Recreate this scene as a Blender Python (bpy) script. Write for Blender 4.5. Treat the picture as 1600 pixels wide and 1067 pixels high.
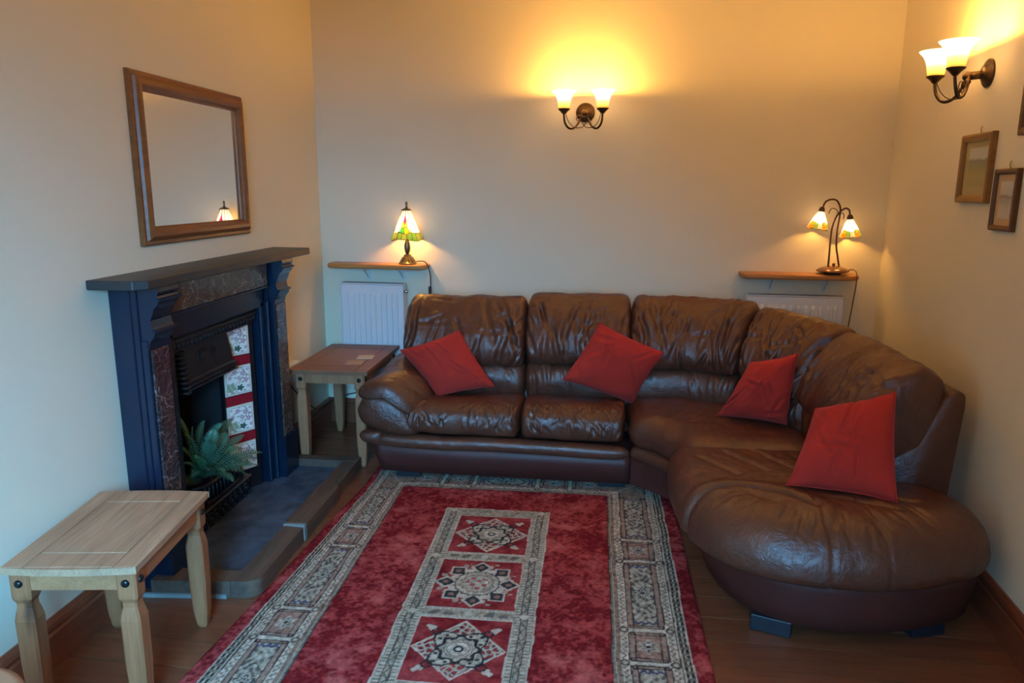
import bpy, bmesh, math, random
import numpy as np
from mathutils import Vector, Matrix, noise as mnoise

random.seed(7); np.random.seed(7)
scene = bpy.context.scene
COL = scene.collection
for o in list(bpy.data.objects): bpy.data.objects.remove(o)

# ------------------------------------------------------------------ camera
PITCH, ROLL, YAW, FPX, EYE = 0.20357957, 0.00303586, -0.10347209, 1150.0, 1.55
def cam_axes():
    cy, sy, cp, sp, cr, sr = math.cos(YAW), math.sin(YAW), math.cos(PITCH), math.sin(PITCH), math.cos(ROLL), math.sin(ROLL)
    fwd, right, up = Vector((sy, cy, 0)), Vector((cy, -sy, 0)), Vector((0, 0, 1))
    f2 = fwd*cp-up*sp; u2 = up*cp+fwd*sp
    return right*cr+u2*sr, -right*sr+u2*cr, f2
R_, U_, F_ = cam_axes()
cd = bpy.data.cameras.new('camera'); cam = bpy.data.objects.new('camera', cd); COL.objects.link(cam)
cam.matrix_world = Matrix(((R_.x, U_.x, -F_.x, 0), (R_.y, U_.y, -F_.y, 0), (R_.z, U_.z, -F_.z, EYE), (0, 0, 0, 1)))
cd.sensor_width = 36.0; cd.lens = FPX/1600*36; cd.clip_start = .02; cd.clip_end = 50
scene.camera = cam
def ray(x, y): return R_*((x-800)/FPX)-U_*((y-533.5)/FPX)+F_
EYEP = Vector((0, 0, EYE))
def at_z(x, y, z): d = ray(x, y); return EYEP+d*((z-EYE)/d.z)
def at_x(x, y, X): d = ray(x, y); return EYEP+d*(X/d.x)
def at_y(x, y, Y): d = ray(x, y); return EYEP+d*(Y/d.y)

# ------------------------------------------------------------------ world, daylight, exposure
w = bpy.data.worlds.new('world'); scene.world = w; w.use_nodes = True
bg = w.node_tree.nodes['Background']; bg.inputs[0].default_value = (.62, .78, 1, 1); bg.inputs[1].default_value = .12
ld = bpy.data.lights.new('window_daylight', 'AREA'); ld.shape = 'RECTANGLE'; ld.size = 1.10; ld.size_y = 1.40
ld.energy = 138; ld.color = (.15, .53, 1.0); ld.spread = math.radians(92)
lo = bpy.data.objects.new('window_daylight', ld); COL.objects.link(lo)
lo.location = (-.30, -1.16, 1.58); lo.rotation_euler = (math.radians(53), 0, math.radians(20))      # just inside the window behind the camera
vs = scene.view_settings
vs.view_transform = 'Standard'; vs.look = 'None'; vs.gamma = 1; vs.use_curve_mapping = False; vs.exposure = 0.0
LAMP = (1.0, .48, .085)

# ------------------------------------------------------------------ materials
MATS = {}
class NT:
    def __init__(s, name):
        s.m = bpy.data.materials.new(name); s.m.use_nodes = True; s.t = s.m.node_tree; s.n = s.t.nodes; s.b = s.n['Principled BSDF']
        s.out = s.n['Material Output']; MATS[name] = s.m
        s.tc = s.n.new('ShaderNodeTexCoord')
    def link(s, a, b): s.t.links.new(a, b)
    def mapping(s, scale=(1, 1, 1), rot=(0, 0, 0), coord='Object'):
        m = s.n.new('ShaderNodeMapping'); m.inputs['Scale'].default_value = scale; m.inputs['Rotation'].default_value = rot
        s.link(s.tc.outputs[coord], m.inputs[0]); return m.outputs[0]
    def noise(s, vec, scale=5, detail=4, rough=.5, dist=0):
        n = s.n.new('ShaderNodeTexNoise'); n.inputs['Scale'].default_value = scale; n.inputs['Detail'].default_value = detail
        n.inputs['Roughness'].default_value = rough; n.inputs['Distortion'].default_value = dist; s.link(vec, n.inputs['Vector']); return n.outputs['Fac']
    def voronoi(s, vec, scale=5, feature='F1', out='Distance'):
        n = s.n.new('ShaderNodeTexVoronoi'); n.feature = feature; n.inputs['Scale'].default_value = scale; s.link(vec, n.inputs['Vector']); return n.outputs[out]
    def wave(s, vec, scale=5, dist=2, detail=2, dscale=1, d='X'):
        n = s.n.new('ShaderNodeTexWave'); n.bands_direction = d; n.inputs['Scale'].default_value = scale; n.inputs['Distortion'].default_value = dist
        n.inputs['Detail'].default_value = detail; n.inputs['Detail Scale'].default_value = dscale; s.link(vec, n.inputs['Vector']); return n.outputs['Fac']
    def ramp(s, fac, stops):
        r = s.n.new('ShaderNodeValToRGB'); e = r.color_ramp.elements
        while len(e) < len(stops): e.new(.5)
        for i, (p, c) in enumerate(stops): e[i].position = p; e[i].color = (*c, 1)
        s.link(fac, r.inputs[0]); return r.outputs[0]
    def mix(s, fac, a, b, mode='MIX'):
        m = s.n.new('ShaderNodeMix'); m.data_type = 'RGBA'; m.blend_type = mode
        if isinstance(fac, (int, float)): m.inputs[0].default_value = fac
        else: s.link(fac, m.inputs[0])
        for v, k in ((a, 6), (b, 7)):
            if isinstance(v, tuple): m.inputs[k].default_value = (*v, 1)
            else: s.link(v, m.inputs[k])
        return m.outputs[2]
    def math(s, op, a, b=0):
        m = s.n.new('ShaderNodeMath'); m.operation = op
        for v, k in ((a, 0), (b, 1)):
            if isinstance(v, (int, float)): m.inputs[k].default_value = v
            else: s.link(v, m.inputs[k])
        return m.outputs[0]
    def bump(s, h, strength=.3, dist=.005, prev=None):
        b = s.n.new('ShaderNodeBump'); b.inputs['Strength'].default_value = strength; b.inputs['Distance'].default_value = dist
        s.link(h, b.inputs['Height'])
        if prev is not None: s.link(prev, b.inputs['Normal'])
        s.link(b.outputs[0], s.b.inputs['Normal']); return b.outputs[0]
    def col(s, c):
        if isinstance(c, tuple): s.b.inputs['Base Color'].default_value = (*c, 1)
        else: s.link(c, s.b.inputs['Base Color'])
    def set(s, **k):
        for a, v in k.items():
            i = s.b.inputs[a.replace('_', ' ')]
            if isinstance(v, (int, float)): i.default_value = v
            elif isinstance(v, tuple): i.default_value = (*v, 1)
            else: s.link(v, i)

def plain(name, c, rough=.5, metal=0, bump=None, spec=.5, var=.0):
    n = NT(name); v = n.mapping()
    if var: n.col(n.mix(n.noise(v, 6, 5), tuple(x*(1-var) for x in c), tuple(min(1, x*(1+var)) for x in c)))
    else: n.col(c)
    n.set(Roughness=rough, Metallic=metal)
    n.b.inputs['Specular IOR Level'].default_value = spec
    if bump: n.bump(n.noise(v, bump[0], 5), bump[1], bump[2])
    return n.m
def wood(name, c1, c2, axis='X', scale=1.0, rough=.5, bump=.12, knots=True, spec=.4):
    n = NT(name)
    st = {'X': (.10, 1, 1), 'Y': (1, .10, 1), 'Z': (1, 1, .10)}[axis]
    v = n.mapping(tuple(a*scale for a in st))
    g = n.noise(v, 26, 8, .62, .9); big = n.noise(v, 6, 4, .5, 1.4); fine = n.noise(n.mapping(tuple(a*scale*(.25 if a < 1 else 1) for a in st)), 140, 3, .6)
    f = n.math('ADD', n.math('MULTIPLY', g, .55), n.math('MULTIPLY', big, .45))
    c = n.ramp(f, [(.34, c1), (.64, c2)])
    c = n.mix(.22, c, n.ramp(fine, [(.35, tuple(x*.55 for x in c1)), (.6, c2)]))
    if knots:
        k = n.voronoi(n.mapping(tuple(a*scale*(2.2 if a < 1 else 1) for a in st)), 4.3)
        c = n.mix(n.ramp(k, [(.03, (.85, .85, .85)), (.085, (0, 0, 0))]), c, tuple(x*.25 for x in c1))
    n.col(c); n.set(Roughness=rough); n.b.inputs['Specular IOR Level'].default_value = spec
    n.bump(g, bump, .004); return n.m
def marble(name, a, b, vein, scale=6, amount=1.0, rough=.16):
    n = NT(name); v = n.mapping()
    big = n.noise(v, scale*.5, 5, .55, 1.0)
    mv = n.n.new('ShaderNodeVectorMath'); mv.operation = 'MULTIPLY_ADD'
    nn = n.n.new('ShaderNodeTexNoise'); nn.inputs['Scale'].default_value = scale*.8; nn.inputs['Detail'].default_value = 5; n.link(v, nn.inputs['Vector'])
    n.link(nn.outputs['Color'], mv.inputs[0]); mv.inputs[1].default_value = (.22, .22, .22); n.link(v, mv.inputs[2])
    e = n.voronoi(mv.outputs[0], scale*1.1, 'DISTANCE_TO_EDGE'); e2 = n.voronoi(mv.outputs[0], scale*3.2, 'DISTANCE_TO_EDGE')
    c = n.ramp(big, [(.35, a), (.62, b)])
    msk = n.ramp(e, [(.0, (.85*amount,)*3), (.035, (0, 0, 0))]); m2 = n.ramp(e2, [(.0, (.38*amount,)*3), (.05, (0, 0, 0))])
    gate = n.noise(v, scale*.9, 2)
    c = n.mix(n.mix(n.ramp(gate, [(.42, (0, 0, 0)), (.58, (1, 1, 1))]), (0, 0, 0), msk), c, vein)
    c = n.mix(m2, c, vein); n.col(c); n.set(Roughness=rough); return n.m

def make_materials():
    n = NT('wall_paint'); v = n.mapping(); n.col(n.mix(n.noise(v, 3, 4), (.755, .68, .51), (.785, .71, .54))); n.set(Roughness=.85)
    n.bump(n.noise(v, 60, 6), .10, .003); n.b.inputs['Specular IOR Level'].default_value = .2
    plain('ceiling_paint', (.82, .77, .64), .9)
    n = NT('leather'); v = n.mapping()
    big = n.noise(v, 7, 4); c = n.mix(big, (.074, .0215, .0115), (.122, .039, .0200))
    wear = n.noise(v, 24, 6, .65); c = n.mix(n.ramp(wear, [(.58, (0, 0, 0)), (.80, (.18, .18, .18))]), c, (.18, .072, .040)); n.col(c)
    gr = n.voronoi(v, 300); cr = n.noise(v, 34, 6, .6, .6)
    n.set(Roughness=n.ramp(cr, [(.3, (.32, .32, .32)), (.7, (.46, .46, .46))])); n.b.inputs['Specular IOR Level'].default_value = .65
    wr = n.noise(v, 15, 5, .55, 1.2); rid = n.math('ABSOLUTE', n.math('SUBTRACT', wr, .5)); p = n.bump(gr, .15, .0012); p = n.bump(cr, .40, .006, p); n.bump(n.ramp(rid, [(0, (0, 0, 0)), (.09, (1, 1, 1))]), .18, .005, p)
    n = NT('leather_base'); v = n.mapping(); n.col(n.mix(n.noise(v, 9, 4), (.060, .0145, .0115), (.080, .0205, .0150))); n.set(Roughness=.5); n.b.inputs['Specular IOR Level'].default_value = .35; n.bump(n.noise(v, 90, 5), .1, .002)
    n = NT('red_cotton'); v = n.mapping(); n.col(n.mix(n.noise(v, 9, 5), (.37, .026, .019), (.46, .037, .025))); n.set(Roughness=.95, Sheen_Weight=.06); n.b.inputs['Specular IOR Level'].default_value = .08
    n.bump(n.noise(v, 260, 4), .25, .002)
    plain('black_foot', (.010, .012, .018), .45)
    wood('floorboard', (.12, .034, .015), (.22, .072, .031), 'X', 1.0, .32, .10, knots=False, spec=.5)
    plain('floor_gap', (.15, .115, .09), .9)
    plain('under_wood', (.02, .012, .008), .9)
    wood('skirting', (.15, .036, .018), (.25, .068, .030), 'Y', 1.2, .35, .08, knots=False)
    wood('skirting_back', (.13, .035, .018), (.22, .065, .030), 'X', 1.2, .35, .08, knots=False)
    wood('pine_table', (.26, .10, .038), (.42, .175, .072), 'Y', 1.0, .55, .2)
    wood('pine_table_top', (.27, .135, .068), (.50, .295, .17), 'Y', 1.0, .55, .25)
    wood('pine_dark_top', (.17, .065, .033), (.27, .115, .060), 'X', 1.0, .45, .15)
    wood('pine_leg', (.23, .080, .030), (.37, .140, .056), 'Z', 1.0, .55, .2)
    wood('pine_leg_pale', (.29, .108, .045), (.44, .178, .080), 'Z', 1.0, .55, .15)
    wood('shelf_wood', (.38, .145, .036), (.54, .235, .070), 'X', 1.0, .35, .08)
    wood('mirror_wood', (.155, .048, .013), (.275, .095, .027), 'X', 1.3, .32, .08)
    wood('frame_oak', (.20, .095, .025), (.32, .165, .05), 'X', 1.5, .45, .1, knots=False)
    wood('frame_dark', (.085, .035, .012), (.15, .065, .024), 'X', 1.5, .45, .1, knots=False)
    wood('kerb_wood', (.045, .026, .018), (.125, .075, .048), 'Y', 1.1, .6, .3)
    plain('slate_paint', (.0022, .0125, .030), .25, 0, (40, .05, .002), .6, .2)
    plain('slate_shelf', (.028, .027, .028), .42, 0, (50, .05, .002), .5, .25)
    plain('cast_iron', (.006, .0075, .011), .45, .0, (120, .15, .002), .35)
    plain('soot', (.008, .009, .011), .9)
    marble('marble_red', (.070, .024, .022), (.030, .026, .027), (.30, .22, .20), 9)
    marble('marble_grey', (.045, .032, .028), (.085, .055, .044), (.32, .27, .23), 12)
    n = NT('hearth_slate'); v = n.mapping(); n.col(n.ramp(n.noise(v, 8, 8, .6, .5), [(.35, (.022, .035, .052)), (.65, (.065, .095, .135))]))
    n.set(Roughness=n.ramp(n.noise(v, 14, 6), [(.35, (.35,)*3), (.7, (.65,)*3)])); n.bump(n.noise(v, 30, 7), .25, .006)
    plain('grout', (.20, .195, .18), .9)
    plain('tile_red', (.28, .012, .020), .22)
    n = NT('tile_print'); a = n.n.new('ShaderNodeVertexColor'); a.layer_name = 'Col'; n.col(a.outputs[0]); n.set(Roughness=.2)
    n = NT('rug_pile'); a = n.n.new('ShaderNodeVertexColor'); a.layer_name = 'Col'
    v = n.mapping(); ns = n.noise(v, 420, 3, .7); n.col(n.mix(.55, a.outputs[0], n.mix(ns, a.outputs[0], n.mix(1.0, a.outputs[0], (.45, .45, .45), 'MULTIPLY'))))
    n.set(Roughness=1.0); n.b.inputs['Specular IOR Level'].default_value = .0; n.bump(ns, .6, .004)
    n = NT('frond_green'); v = n.mapping(); n.col(n.mix(n.noise(v, 9, 3), (.030, .105, .065), (.085, .21, .12))); n.set(Roughness=.5)
    n = NT('frond_light'); v = n.mapping(); n.col(n.mix(n.noise(v, 9, 3), (.075, .24, .10), (.13, .33, .14))); n.set(Roughness=.5)
    plain('stem', (.045, .075, .03), .6)
    plain('pot_dark', (.03, .01, .012), .5)
    n = NT('mirror_glass'); n.col((.93, .92, .90)); n.set(Metallic=1, Roughness=.015)
    plain('radiator_white', (.70, .71, .71), .35)
    plain('grille_grey', (.22, .22, .22), .5, .4)
    plain('chrome', (.5, .5, .5), .25, 1)
    plain('white_plastic', (.72, .72, .70), .4)
    plain('bracket_white', (.66, .66, .64), .5)
    plain('black_cord', (.012, .012, .013), .5)
    plain('bronze', (.085, .052, .028), .38, .75, None, .5, .3)
    plain('antique_brass', (.22, .155, .085), .35, .85, (90, .2, .002), .5, .3)
    plain('brown_metal', (.185, .088, .055), .22, .35)
    plain('brown_rod', (.10, .048, .027), .35, .5)
    plain('leading', (.022, .015, .010), .5, .4)
    plain('stud_black', (.010, .010, .011), .3, .4)
    plain('coaster_pale', (.50, .43, .33), .8, 0, None, .3, .1)
    plain('coaster_wood', (.40, .27, .18), .7, 0, None, .3, .1)
    plain('mat_olive', (.40, .32, .15), .7)
    plain('mat_tan', (.50, .34, .19), .7)
    plain('nail_brass', (.5, .4, .2), .3, .9)
    plain('stool_wood', (.36, .19, .10), .4, 0, None, .4, .1)
    n = NT('print_landscape'); v = n.mapping((1, 1, 1), coord='Generated')
    s_ = n.n.new('ShaderNodeSeparateXYZ'); n.link(v, s_.inputs[0]); f = n.math('ADD', s_.outputs[2], n.math('MULTIPLY', n.math('SUBTRACT', n.noise(v, 7, 5), .5), .25))
    n.col(n.ramp(f, [(.30, (.33, .29, .13)), (.55, (.24, .23, .13)), (.66, (.20, .20, .15)), (.74, (.47, .47, .41))])); n.set(Roughness=.6)
    n = NT('print_sailing'); v = n.mapping((1, 1, 1), coord='Generated')
    s_ = n.n.new('ShaderNodeSeparateXYZ'); n.link(v, s_.inputs[0]); f = n.math('ADD', s_.outputs[2], n.math('MULTIPLY', n.math('SUBTRACT', n.noise(v, 6, 5), .5), .3))
    n.col(n.ramp(f, [(.25, (.52, .47, .40)), (.52, (.36, .33, .28)), (.60, (.22, .20, .18)), (.66, (.50, .47, .42)), (.9, (.58, .55, .50))])); n.set(Roughness=.6)
    def glass(name, c, trans=.85, rough=.4, emit=.35, ec=None):
        m = NT(name); m.n.remove(m.b); tr = m.n.new('ShaderNodeBsdfTranslucent'); df = m.n.new('ShaderNodeBsdfDiffuse'); gl = m.n.new('ShaderNodeBsdfGlossy'); gl.inputs['Roughness'].default_value = .15
        tr.inputs[0].default_value = (*c, 1); df.inputs[0].default_value = (*c, 1)
        a = m.n.new('ShaderNodeMixShader'); a.inputs[0].default_value = trans; m.link(df.outputs[0], a.inputs[1]); m.link(tr.outputs[0], a.inputs[2])
        b = m.n.new('ShaderNodeMixShader'); b.inputs[0].default_value = .05; m.link(a.outputs[0], b.inputs[1]); m.link(gl.outputs[0], b.inputs[2])
        e = m.n.new('ShaderNodeEmission'); e.inputs[0].default_value = (*(ec or c), 1); e.inputs[1].default_value = emit; ad = m.n.new('ShaderNodeAddShader')
        m.link(b.outputs[0], ad.inputs[0]); m.link(e.outputs[0], ad.inputs[1]); m.link(ad.outputs[0], m.out.inputs[0])
    glass('pane_white', (.62, .58, .49), emit=.55, ec=(1, .95, .82)); glass('pane_green', (.05, .12, .028), emit=.6); glass('pane_lime', (.085, .12, .032), emit=.7); glass('pane_emerald', (.012, .10, .035), emit=.6); glass('pane_pink', (.20, .006, .08), emit=1.3)
    glass('pane_yellow', (.20, .12, .010), emit=.8); glass('pane_orange', (.26, .10, .004), emit=.8); glass('pane_blush', (.30, .21, .13), emit=.8); glass('pane_olive', (.08, .095, .035), emit=.6)
    # frosted glass bell, amber towards the neck
    m = NT('frosted_bell'); m.n.remove(m.b)
    v = m.mapping((1, 1, 1), coord='Generated'); s_ = m.n.new('ShaderNodeSeparateXYZ'); m.link(v, s_.inputs[0])
    c = m.ramp(s_.outputs[2], [(.05, (.86, .60, .30)), (.45, (.96, .88, .66)), (.75, (.98, .96, .88))])
    tr = m.n.new('ShaderNodeBsdfTranslucent'); df = m.n.new('ShaderNodeBsdfDiffuse'); m.link(c, tr.inputs[0]); m.link(c, df.inputs[0])
    a = m.n.new('ShaderNodeMixShader'); a.inputs[0].default_value = .75; m.link(df.outputs[0], a.inputs[1]); m.link(tr.outputs[0], a.inputs[2])
    e = m.n.new('ShaderNodeEmission'); ad = m.n.new('ShaderNodeAddShader'); e.inputs[1].default_value = 1.0
    m.link(m.ramp(s_.outputs[2], [(.0, (.20, .10, .02)), (.38, (.55, .36, .12)), (.60, (1, .92, .72))]), e.inputs[0]); m.link(a.outputs[0], ad.inputs[0]); m.link(e.outputs[0], ad.inputs[1]); m.link(ad.outputs[0], m.out.inputs[0])
    m = NT('lamp_bulb'); m.col((1, .9, .7)); m.set(Emission_Color=(1.0, .80, .50), Emission_Strength=25)
    n = NT('window_glass'); n.col((.9, .95, 1)); n.set(Transmission_Weight=1.0, Roughness=.0); n.b.inputs['IOR'].default_value = 1.02
    plain('white_gloss', (.78, .78, .76), .3)
make_materials()

# ------------------------------------------------------------------ object helpers
ORIGIN = {}
def link_mesh(name, me, mat, parent=None, world=True):
    if mat and not me.materials: me.materials.append(MATS[mat])
    o = bpy.data.objects.new(name, me); COL.objects.link(o)
    if parent is not None:
        o.parent = parent
        if world: me.transform(Matrix.Translation(-root_loc(parent)))
    return o
def root_loc(p):
    v = Vector((0, 0, 0))
    while p is not None: v += p.location; p = p.parent
    return v
def mesh(name, verts, faces, smooth=True, fix=True):
    me = bpy.data.meshes.new(name); me.from_pydata([tuple(v) for v in verts], [], faces)
    if fix:
        bm = bmesh.new(); bm.from_mesh(me); bmesh.ops.recalc_face_normals(bm, faces=bm.faces); bm.to_mesh(me); bm.free()
    if smooth: me.polygons.foreach_set('use_smooth', [True]*len(me.polygons))
    me.update(); return me
def part(name, vf, mat, parent, world=True, smooth=True):
    return link_mesh(name, mesh(name, vf[0], vf[1], smooth), mat, parent, world)
def thing(name, label, cat, loc=(0, 0, 0), rotz=0, group=None):
    o = bpy.data.objects.new(name, None); COL.objects.link(o); o.location = loc; o.rotation_euler = (0, 0, rotz); o.empty_display_size = .1
    o['label'] = label; o['category'] = cat
    if group: o['group'] = group
    return o
def tag(o, label, cat, group=None):
    o['label'] = label; o['category'] = cat
    if group: o['group'] = group
    return o
def struct(o): o['kind'] = 'structure'; return o
def join(*vfs):
    V, F = [], []
    for v, f in vfs:
        n = len(V); V += [tuple(p) for p in v]; F += [tuple(i+n for i in q) for q in f]
    return V, F
def xf(vf, M): return [M @ Vector(v) for v in vf[0]], vf[1]
def box(x0, x1, y0, y1, z0, z1, bev=0, seg=2):
    if not bev:
        return ([(x0, y0, z0), (x1, y0, z0), (x1, y1, z0), (x0, y1, z0), (x0, y0, z1), (x1, y0, z1), (x1, y1, z1), (x0, y1, z1)],
                [(0, 3, 2, 1), (4, 5, 6, 7), (0, 1, 5, 4), (1, 2, 6, 5), (2, 3, 7, 6), (3, 0, 4, 7)])
    bm = bmesh.new(); bmesh.ops.create_cube(bm, size=1)
    for v in bm.verts: v.co = Vector(((x0+x1)/2+v.co.x*(x1-x0), (y0+y1)/2+v.co.y*(y1-y0), (z0+z1)/2+v.co.z*(z1-z0)))
    bmesh.ops.bevel(bm, geom=bm.edges[:], offset=bev, segments=seg, profile=.5, affect='EDGES')
    r = ([v.co.copy() for v in bm.verts], [tuple(v.index for v in f.verts) for f in bm.faces]); 
    bm.verts.index_update(); r = ([v.co.copy() for v in bm.verts], [tuple(v.index for v in f.verts) for f in bm.faces]); bm.free(); return r
def loft(rings, closed_ring=True, caps=True):
    n = len(rings[0]); V = [tuple(p) for r in rings for p in r]; F = []
    for i in range(len(rings)-1):
        for j in range(n if closed_ring else n-1):
            k = (j+1) % n; F.append((i*n+j, i*n+k, (i+1)*n+k, (i+1)*n+j))
    if caps and closed_ring: F.append(tuple(range(n-1, -1, -1))); F.append(tuple(range((len(rings)-1)*n, len(rings)*n)))
    return V, F
def lathe(prof, segs=28, caps=True, center=(0, 0, 0)):
    return loft([[(center[0]+r*math.cos(2*math.pi*j/segs), center[1]+r*math.sin(2*math.pi*j/segs), center[2]+z) for j in range(segs)] for r, z in prof], True, caps)
def catmull(pts, n=8, closed=False):
    P = [Vector(p) for p in pts]; out = []; m = len(P)
    rng = range(m) if closed else range(m-1)
    for i in rng:
        if closed: a, b, c, d = P[(i-1) % m], P[i], P[(i+1) % m], P[(i+2) % m]
        else: a, b, c, d = P[max(i-1, 0)], P[i], P[i+1], P[min(i+2, m-1)]
        for k in range(n):
            t = k/n; out.append(.5*((2*b)+(c-a)*t+(2*a-5*b+4*c-d)*t*t+(3*b-a-3*c+d)*t**3))
    if not closed: out.append(P[-1])
    return out
def resample(pts, n, closed=False):
    P = [Vector(p) for p in pts]
    if closed: P = P+[P[0]]
    L = [0]
    for a, b in zip(P, P[1:]): L.append(L[-1]+(b-a).length)
    out = []; j = 0
    for i in range(n):
        s = L[-1]*i/(n if closed else n-1)
        while j < len(L)-2 and L[j+1] < s: j += 1
        t = (s-L[j])/max(L[j+1]-L[j], 1e-9); out.append(P[j].lerp(P[j+1], min(max(t, 0), 1)))
    return out
def tube(pts, r, segs=10, smooth_n=6, taper=None):
    P = catmull(pts, smooth_n) if smooth_n else [Vector(p) for p in pts]
    rings = []; up = Vector((0, 0, 1)); prev = None
    for i, p in enumerate(P):
        t = (P[min(i+1, len(P)-1)]-P[max(i-1, 0)]).normalized()
        if prev is None:
            a = t.cross(up if abs(t.z) < .9 else Vector((1, 0, 0))).normalized()
        else:
            a = prev-t*prev.dot(t); a.normalize()
        prev = a; b = t.cross(a); rr = r if taper is None else r*taper(i/(len(P)-1))
        rings.append([p+a*rr*math.cos(2*math.pi*k/segs)+b*rr*math.sin(2*math.pi*k/segs) for k in range(segs)])
    return loft(rings)
def sphere(c, r, sx=1, sy=1, sz=1, seg=16, rings=10):
    return lathe([(max(r*math.sin(math.pi*i/rings), 1e-4), -r*math.cos(math.pi*i/rings)) for i in range(rings+1)], seg, True) if False else \
        ([(c[0]+sx*x, c[1]+sy*y, c[2]+sz*z) for x, y, z in lathe([(max(r*math.sin(math.pi*i/rings), 1e-4), -r*math.cos(math.pi*i/rings)) for i in range(rings+1)], seg, True)[0]],
         lathe([(max(r*math.sin(math.pi*i/rings), 1e-4), -r*math.cos(math.pi*i/rings)) for i in range(rings+1)], seg, True)[1])
def prism(poly, a0, a1, axis):
    """extrude a 2-D polygon along an axis: poly holds the two other coordinates in xyz order"""
    def mk(p, a): return {'X': (a, p[0], p[1]), 'Y': (p[0], a, p[1]), 'Z': (p[0], p[1], a)}[axis]
    n = len(poly); V = [mk(p, a0) for p in poly]+[mk(p, a1) for p in poly]
    return V, [tuple(range(n)), tuple(range(2*n-1, n-1, -1))]+[(i, i+n, (i+1) % n+n, (i+1) % n) for i in range(n)]
def nz(x, y, z, s=1.0): return mnoise.noise(Vector((x*s, y*s, z*s)))

# ------------------------------------------------------------------ room shell
XL = -1.737; YB0 = 4.677; KB = -.075; XR0 = 1.665; YR0 = 4.42; KR = .094; YN = -1.25; CEIL = 2.85
def back_y(x): return YB0+KB*(x-XL)
def right_x(y): return XR0+KR*(y-YR0)
A_BACK = math.atan(KB); A_RIGHT = math.atan2(-1/math.hypot(1, KR), -KR/math.hypot(1, KR)); A_LEFT = math.pi/2
XC = (XR0+KR*(YB0-KB*XL-YR0))/(1-KR*KB); YC = back_y(XC)          # back right corner
T = .12
# left wall with the chimney opening
OY0, OY1, OZ = 2.62, 3.61, .97
def quad_wall(name, pieces, mat='wall_paint'):
    return struct(link_mesh(name, mesh(name, *join(*pieces), smooth=False), mat))
quad_wall('wall_left', [box(XL-T, XL, YN, OY0, 0, CEIL), box(XL-T, XL, OY1, YB0+T, 0, CEIL), box(XL-T, XL, OY0, OY1, OZ, CEIL)])
def prism_wall(name, poly, z0, z1): return struct(link_mesh(name, mesh(name, *prism(poly, z0, z1, 'Z'), smooth=False), 'wall_paint'))
prism_wall('wall_back', [(XL, YB0), (XC, YC), (XC+T, YC+T), (XL, YB0+T)], 0, CEIL)
prism_wall('wall_right', [(XC, YC), (right_x(YN), YN), (right_x(YN)+T, YN), (XC+T, YC+T)], 0, CEIL)
XN1 = right_x(YN); WX0, WX1, WZ0, WZ1 = -.88, .28, .85, 2.31
quad_wall('wall_front', [box(XL-T, WX0, YN-T, YN, 0, CEIL), box(WX1, XN1+T, YN-T, YN, 0, CEIL), box(WX0, WX1, YN-T, YN, 0, WZ0), box(WX0, WX1, YN-T, YN, WZ1, CEIL)])
struct(link_mesh('ceiling', mesh('ceiling', *prism([(XL-T, YN-T), (XN1+T, YN-T), (XC+T, YC+T), (XL-T, YB0+T)], CEIL, CEIL+.1, 'Z'), smooth=False), 'ceiling_paint'))
# window behind the camera
wn = bpy.data.objects.new('window_1', None); COL.objects.link(wn); wn.location = ((WX0+WX1)/2, YN-.06, WZ0); struct(wn)
fr = join(box(WX0, WX0+.05, YN-.10, YN-.03, WZ0, WZ1), box(WX1-.05, WX1, YN-.10, YN-.03, WZ0, WZ1), box(WX0+.05, WX1-.05, YN-.10, YN-.03, WZ0, WZ0+.05), box(WX0+.05, WX1-.05, YN-.10, YN-.03, WZ1-.05, WZ1), box(WX0+.05, WX1-.05, YN-.09, YN-.04, 1.56, 1.60))
part('window_frame', fr, 'white_gloss', wn, smooth=False)
part('window_sill', box(WX0-.04, WX1+.04, YN-.03, YN+.02, WZ0-.03, WZ0), 'white_gloss', wn, smooth=False)
for a, b in ((WZ0+.05, 1.56), (1.60, WZ1-.05)): part('pane', box(WX0+.05, WX1-.05, YN-.075, YN-.07, a, b), 'window_glass', wn, smooth=False)
# floor: dark sub-floor and the boards
fl = struct(link_mesh('floor', mesh('floor', *prism([(XL-T, YN-T), (XN1+T, YN-T), (XC+T, YC+T), (XL-T, YB0+T)], -.08, -.0065, 'Z'), smooth=False), 'floor_gap'))
BW = .143; k0 = -.045                                   # boards run from wall to wall, a little askew to the left wall like the back wall
yb = YN
edges = []
i = 0
base = 2.246+k0*0.446*-1
ys = [base+BW*k for k in range(-26, 19)]
for k, y0 in enumerate(ys):
    g = .0022 if k % 3 else .0035
    def ln(x, yy): return yy+k0*x
    xa, xb = XL, right_x(max(min(y0, YC), YN))
    a0, a1, b0, b1 = ln(xa, y0+g), ln(xa, y0+BW-g), ln(xb, y0+g), ln(xb, y0+BW-g)
    if min(a0, b0) < YN: continue
    if a0 >= YB0-.002: continue
    a1 = min(a1, YB0); b1 = min(b1, YC); b0 = min(b0, YC)
    if b1-b0 < .004: continue
    dz = random.uniform(-.0012, .0008)
    vf = prism([(xa, a0), (xb, b0), (xb, b1), (xa, a1)], -.006, dz, 'Z')
    me = mesh('plank', *vf, smooth=False); me.transform(Matrix.Translation((-k*1.7, 0, -k*.9)))
    o = link_mesh('plank', me, 'floorboard', fl, world=False); o.location = (k*1.7, 0, k*.9)
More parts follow.
